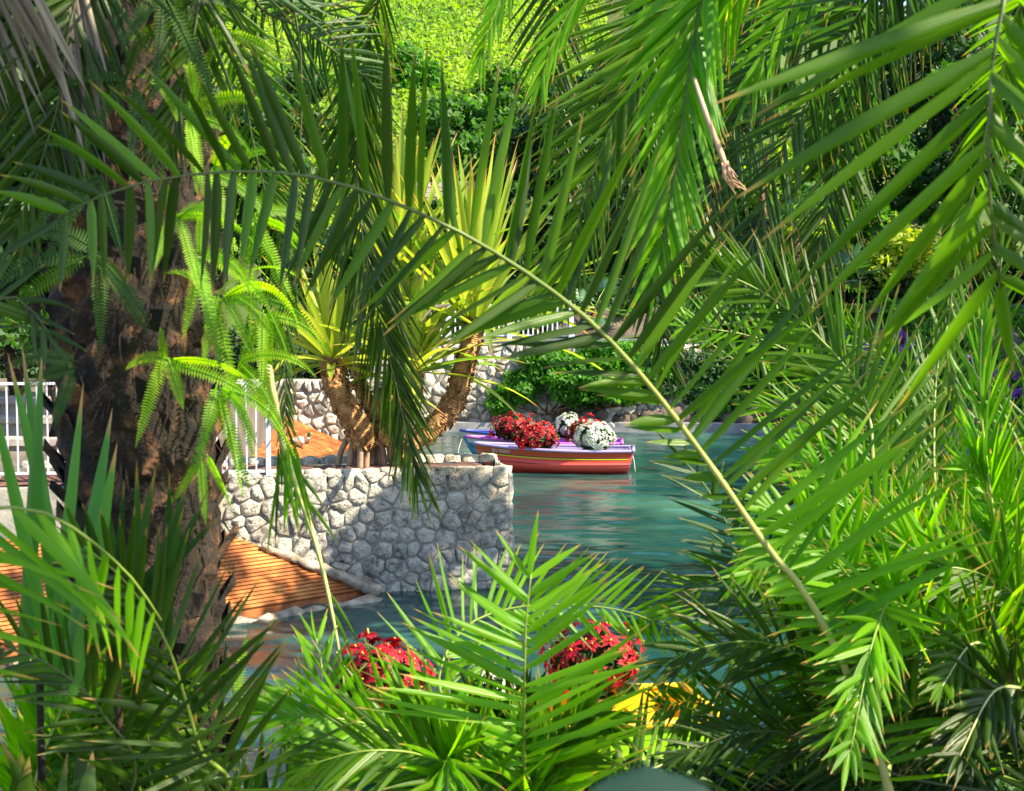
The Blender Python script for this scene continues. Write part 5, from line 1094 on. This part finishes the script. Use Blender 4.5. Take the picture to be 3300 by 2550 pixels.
# ---- ferns
def fern_frond(m, p0, d0, L, w_, droop=.9, seg=32):
    w_ *= random.uniform(.8, 1.05); L *= random.uniform(.75, 1.1); d0 = Vector(d0)+Vector((random.gauss(0, .2), random.gauss(0, .2), random.gauss(0, .2))); droop *= random.uniform(.7, 1.3)
    p = Vector(p0); d = Vector(d0).normalized(); st = L/seg; ctr = []; 
    for i in range(seg+1): ctr.append((p.copy(), d.copy())); d = (d-UZ*droop*1.5/seg*(.4+i/seg)).normalized(); p = p+d*st
    m.tube([c for c, _ in ctr], [.003*(1-.7*i/seg) for i in range(seg+1)], 4, tint=.3)
    V = (ctr[seg//2][0]-CAM).normalized(); rr = random.gauss(0, .5); t_ = random.random()
    for i in range(2, seg+1):
        c, d = ctr[i]; s = d.cross(V); s = (s if s.length > .1 else d.orthogonal()).normalized(); s = Matrix.Rotation(rr, 3, d) @ s
        ww = w_*(1-(i/seg)**3)*(.55+.45*min(1, i/6))*random.uniform(.88, 1.08); h = st*.36
        for g in (-1, 1):
            e = (s*g+d*.22-UZ*.1).normalized(); nn = e.cross(d)*g
            m.add([c-d*h*.9, c+e*ww*.55-d*h*1.0+nn*.003, c+e*ww+d*h*.2-nn*.006, c+e*ww*.55+d*h*1.0+nn*.003, c+d*h*.9], [(0, 1, 2, 3), (0, 3, 4)], [(0, .5), (.4, 0), (.8, .5), (.4, 1), (0, .5)], min(1, max(0, t_+random.uniform(-.15, .15))))
def fern(px, py, d, label, spec, mat='fern'):
    c = P(px, py, d); f = empty('sword_fern', tuple(c), label, 'fern', 'ferns growing on the palm trunk')
    for (dx, dy, dd, L, w_, dr) in spec:
        m = MB(); fern_frond(m, c+Vector((random.uniform(-.02, .02), 0, random.uniform(-.02, .02))), Vector((dx, dd, dy)), L, w_, dr); m.build('frond', M[mat], f)
fern(540, 1155, 4.95, 'fern in the middle of the trunk with one bright frond arching right', [(1, .15, -.1, .34, .036, .8), (1, -.1, -.2, .32, .036, .5), (.1, -1, -.3, .33, .036, .1), (.35, -1, -.2, .22, .03, .1), (-1, .35, -.3, .16, .03, 1.2), (-.15, 1, -.3, .14, .025, .3)])
fern(700, 960, 5.05, 'brightest yellow green fern on the right edge of the trunk', [(1, .3, -.2, .34, .036, 1.1), (.8, .8, -.2, .36, .034, 1.3), (.5, -.8, -.2, .34, .034, .2), (1, -.2, 0, .3, .034, .9), (-.5, .8, -.2, .22, .034, 1.1), (.2, -1, -.1, .42, .03, .1), (-.2, -.6, -.3, .26, .03, .4), (.6, .2, -.2, .46, .034, 1.6)])
fern(760, 1180, 5.15, 'fern hanging beside the railing on the right edge of the trunk', [(.3, -1, -.1, .34, .034, .1), (.6, -.6, -.2, .32, .034, .5), (.05, -1, -.1, .42, .032, .05), (.9, .1, -.1, .3, .032, 1.2), (.5, -1, 0, .44, .032, .2)])
fern(650, 1480, 5.0, 'narrow fern hanging straight down the right edge of the trunk', [(.05, -1, -.1, .28, .026, .05), (-.1, -1, -.1, .24, .024, .05), (.15, -1, 0, .2, .026, .1)])
fern(600, 380, 4.9, 'fern high on the trunk above the arching frond', [(.4, -1, -.2, .3, .03, .2), (.2, .8, -.2, .26, .03, 1.2), (.8, .5, -.2, .3, .03, 1.2), (-.6, .6, -.3, .26, .03, 1.2), (.1, -1, -.2, .36, .028, .1), (1, 0, 0, .3, .03, .8)])
fern(620, 130, 4.95, 'top fern on the trunk with curled bright tips', [(.6, .3, -.2, .3, .032, 1.2), (.2, -.9, -.2, .3, .03, .2), (-.7, .2, -.3, .3, .03, 1.1), (.9, -.2, -.1, .34, .032, .7), (0, .8, -.3, .3, .03, 1.3), (-.2, -1, -.2, .36, .03, .1), (.4, .9, -.1, .38, .03, 1)])
fern(420, 250, 4.8, 'dark fern on the shaded upper left of the trunk', [(-.9, .5, -.3, .36, .036, 1.4), (-.5, -.8, -.2, .3, .034, .3), (.3, .8, -.4, .26, .03, 1.4), (-.9, 0, -.2, .34, .034, .9), (0, -1, -.3, .36, .032, .1), (.4, -.8, -.3, .3, .03, .2)], 'fern_shaded')
fern(300, 830, 4.7, 'dark broad fern at the left edge of the trunk drooping both ways', [(-1, .3, -.3, .4, .05, 1.0), (-.5, -.6, -.3, .4, .05, .4), (-.9, .6, -.2, .34, .05, 1.5), (.8, -.5, -.4, .38, .035, .4), (.5, -.9, -.4, .3, .035, .2), (-.2, -.9, -.2, .36, .045, .1)], 'fern_shaded')
fern(560, 700, 4.85, 'fern behind the arching frond on the sunny side of the trunk', [(.3, -.9, -.3, .3, .032, .3), (.7, .5, -.2, .26, .03, 1.3), (-.3, -.9, -.3, .3, .03, .2), (.1, .9, -.3, .22, .03, 1.1), (.9, 0, -.2, .32, .032, .9)])
fern(250, 1180, 4.7, 'small dark fern low on the shaded left side of the trunk', [(-.8, .3, -.3, .26, .034, 1.0), (-.9, -.3, -.3, .26, .034, .6), (-.4, -.9, -.2, .26, .034, .3)], 'fern_shaded')
fern(760, 2330, 6.2, 'yellow green fern low down beside the water at the bottom left of centre', [(.5, .8, -.1, .4, .04, 1.4), (.1, .9, -.1, .42, .04, .9), (-.5, .8, -.1, .36, .04, 1.3), (.8, .5, 0, .4, .04, 1.2), (-.8, .5, 0, .36, .04, 1.2), (.3, .5, -.3, .3, .04, 1.2)])
fern(820, 700, 5.3, 'yellow green fern hanging free right of the trunk below the arching frond', [(.4, -1, -.1, .34, .034, .1), (.8, -.4, -.2, .34, .034, .7), (-.3, -1, -.2, .34, .034, .1), (1, .4, 0, .3, .034, 1.3), (.1, -1, -.1, .46, .034, .1), (.6, -.8, .2, .4, .034, .3)])
fern(690, 1250, 5.0, 'fern draped over the right edge of the trunk level with the top of the railing', [(.4, -1, -.1, .36, .034, .2), (.8, -.2, -.2, .34, .034, 1.0), (-.2, -1, -.2, .34, .034, .1), (.9, .3, -.1, .3, .034, 1.4), (.1, -1, -.1, .44, .034, .1)])
fern(640, 820, 4.9, 'fern on the sunny edge of the trunk at mid height with crowded bright fronds', [(.5, -.9, -.1, .34, .034, .2), (.8, .3, -.2, .3, .034, 1.2), (-.3, -1, -.2, .34, .034, .1), (.2, .8, -.1, .24, .034, 1.4), (.15, -1, -.1, .44, .034, .1), (1, -.1, 0, .34, .034, .9)])
fern(860, 1000, 5.4, 'fern hanging free right of the trunk in front of the railing', [(.3, -1, -.1, .36, .034, .1), (.7, -.5, -.2, .36, .034, .7), (-.3, -1, -.2, .3, .034, .1), (.05, -1, -.1, .5, .034, .1), (.9, 0, 0, .3, .034, 1.2)])
fern(520, -30, 4.85, 'dark fern at the very top of the trunk', [(-.6, -.6, -.3, .4, .036, .4), (.6, -.6, -.3, .4, .036, .4), (0, -1, -.3, .46, .036, .1), (.9, 0, -.2, .36, .034, .9), (-.9, 0, -.2, .36, .034, .9), (.3, -1, -.2, .4, .034, .1)], 'fern_shaded')
fern(330, 560, 4.75, 'dark fern on the shaded side of the trunk above the arching frond', [(-.8, .2, -.3, .3, .034, .9), (-.5, -.8, -.3, .34, .034, .3), (.2, -1, -.4, .34, .032, .1), (-.2, .8, -.4, .26, .03, 1.2)], 'fern_shaded')
fern(680, 560, 5.0, 'small bright fern on the sunny trunk edge just under the arching rib', [(.7, .3, -.2, .26, .032, 1.1), (.4, -.9, -.2, .34, .032, .2), (.9, -.3, 0, .28, .032, .8), (0, -1, -.2, .3, .03, .1), (.2, .8, -.2, .24, .03, 1.3)])
# ---- sword leaved clumps
def clump(base, label, tips, w_, mat='sword', L=None, name='sword_leaf_plant'):
    c = Vector(base); f = empty(name, tuple(c), label, 'plant')
    for (x, y, d) in tips:
        a = c+Vector((random.uniform(-.14, .14), random.uniform(-.1, .1), random.uniform(-.02, .05))); t = P(x, y, d); v = t-a; m = MB()
        blade(m, a, v+UZ*.04*v.length, v.length*1.03, w_*random.uniform(.8, 1.15), random.uniform(.01, .07), .18, 8, None, random.uniform(-.5, .5), Vector((0, 1, 0))); m.build('leaf', M[mat], f)
    m = MB(); m.tube([c-UZ*.25, c+UZ*.06], [.012, .01], 8, noise=.1); m.build('crown_base', M['bark'], f)
clump(P(130, 2250, 4.4), 'clump of upright sword shaped leaves at the left edge, left of the fern covered trunk', [(30, 1170, 4.5), (75, 1150, 4.6), (135, 1165, 4.5), (268, 1262, 4.5), (355, 1340, 4.5), (378, 1452, 4.4), (-40, 1250, 4.4)], .046)
clump(P(380, 2150, 4.6), 'fan of dark blue green pointed leaves across the foot of the fern covered trunk', [(440, 1500, 4.4), (500, 1520, 4.4), (545, 1535, 4.5), (610, 1560, 4.5), (660, 1600, 4.5), (700, 1680, 4.5), (400, 1570, 4.4), (590, 1640, 4.4), (640, 1700, 4.6), (340, 1600, 4.5)], .036, 'leaf_blue')
clump(P(120, 2900, 4.3), 'stiff dark pointed leaves rising from the bottom left corner', [(70, 2430, 4.3), (10, 2400, 4.3), (215, 2440, 4.4), (95, 2450, 4.3), (260, 2360, 4.5), (300, 2430, 4.4)], .06, 'leaf_dark')
clump(P(920, 2950, 5.2), 'stiff dark pointed leaves at the bottom edge, left of the centre', [(905, 2330, 5.4), (840, 2380, 5.3), (930, 2420, 5.4), (780, 2440, 5.3), (480, 2470, 5.3), (560, 2430, 5.3)], .06, 'leaf_dark')
# close dark out of focus leaf at the bottom edge
bp = empty('broad_leaf_plant', tuple(P(2100, 3000, 1.35)), 'blurred dark blue green broad leaf close to the camera at the bottom edge', 'plant')
m = MB(); c = P(2110, 2700, 1.0); vs = []; uv = []
for i in range(13):
    s = .5-.5*math.cos(math.pi*i/12)
    for j in range(-4, 5):
        a = j/4; hw = .056*math.sqrt(max(.0, 1-(2*s-1)**2))+.0005
        vs.append(c+Vector((a*hw, .10*(s-.5), .072*(s-.5)-.003*abs(a)**2+.0015*math.sin(s*24)*abs(a)))); uv.append((s, a*.5+.5))
m.add(vs, [(i*9+j, i*9+j+1, (i+1)*9+j+1, (i+1)*9+j) for i in range(12) for j in range(8)], uv, .6); m.build('leaf', M['broad'], bp)
m = MB(); m.tube([P(2100, 3000, 1.35)-UZ*.9, P(2100, 3000, 1.35), c+Vector((0, -.05, -.036))], .004, 6); m.build('stem', M['rachis_dark'], bp)
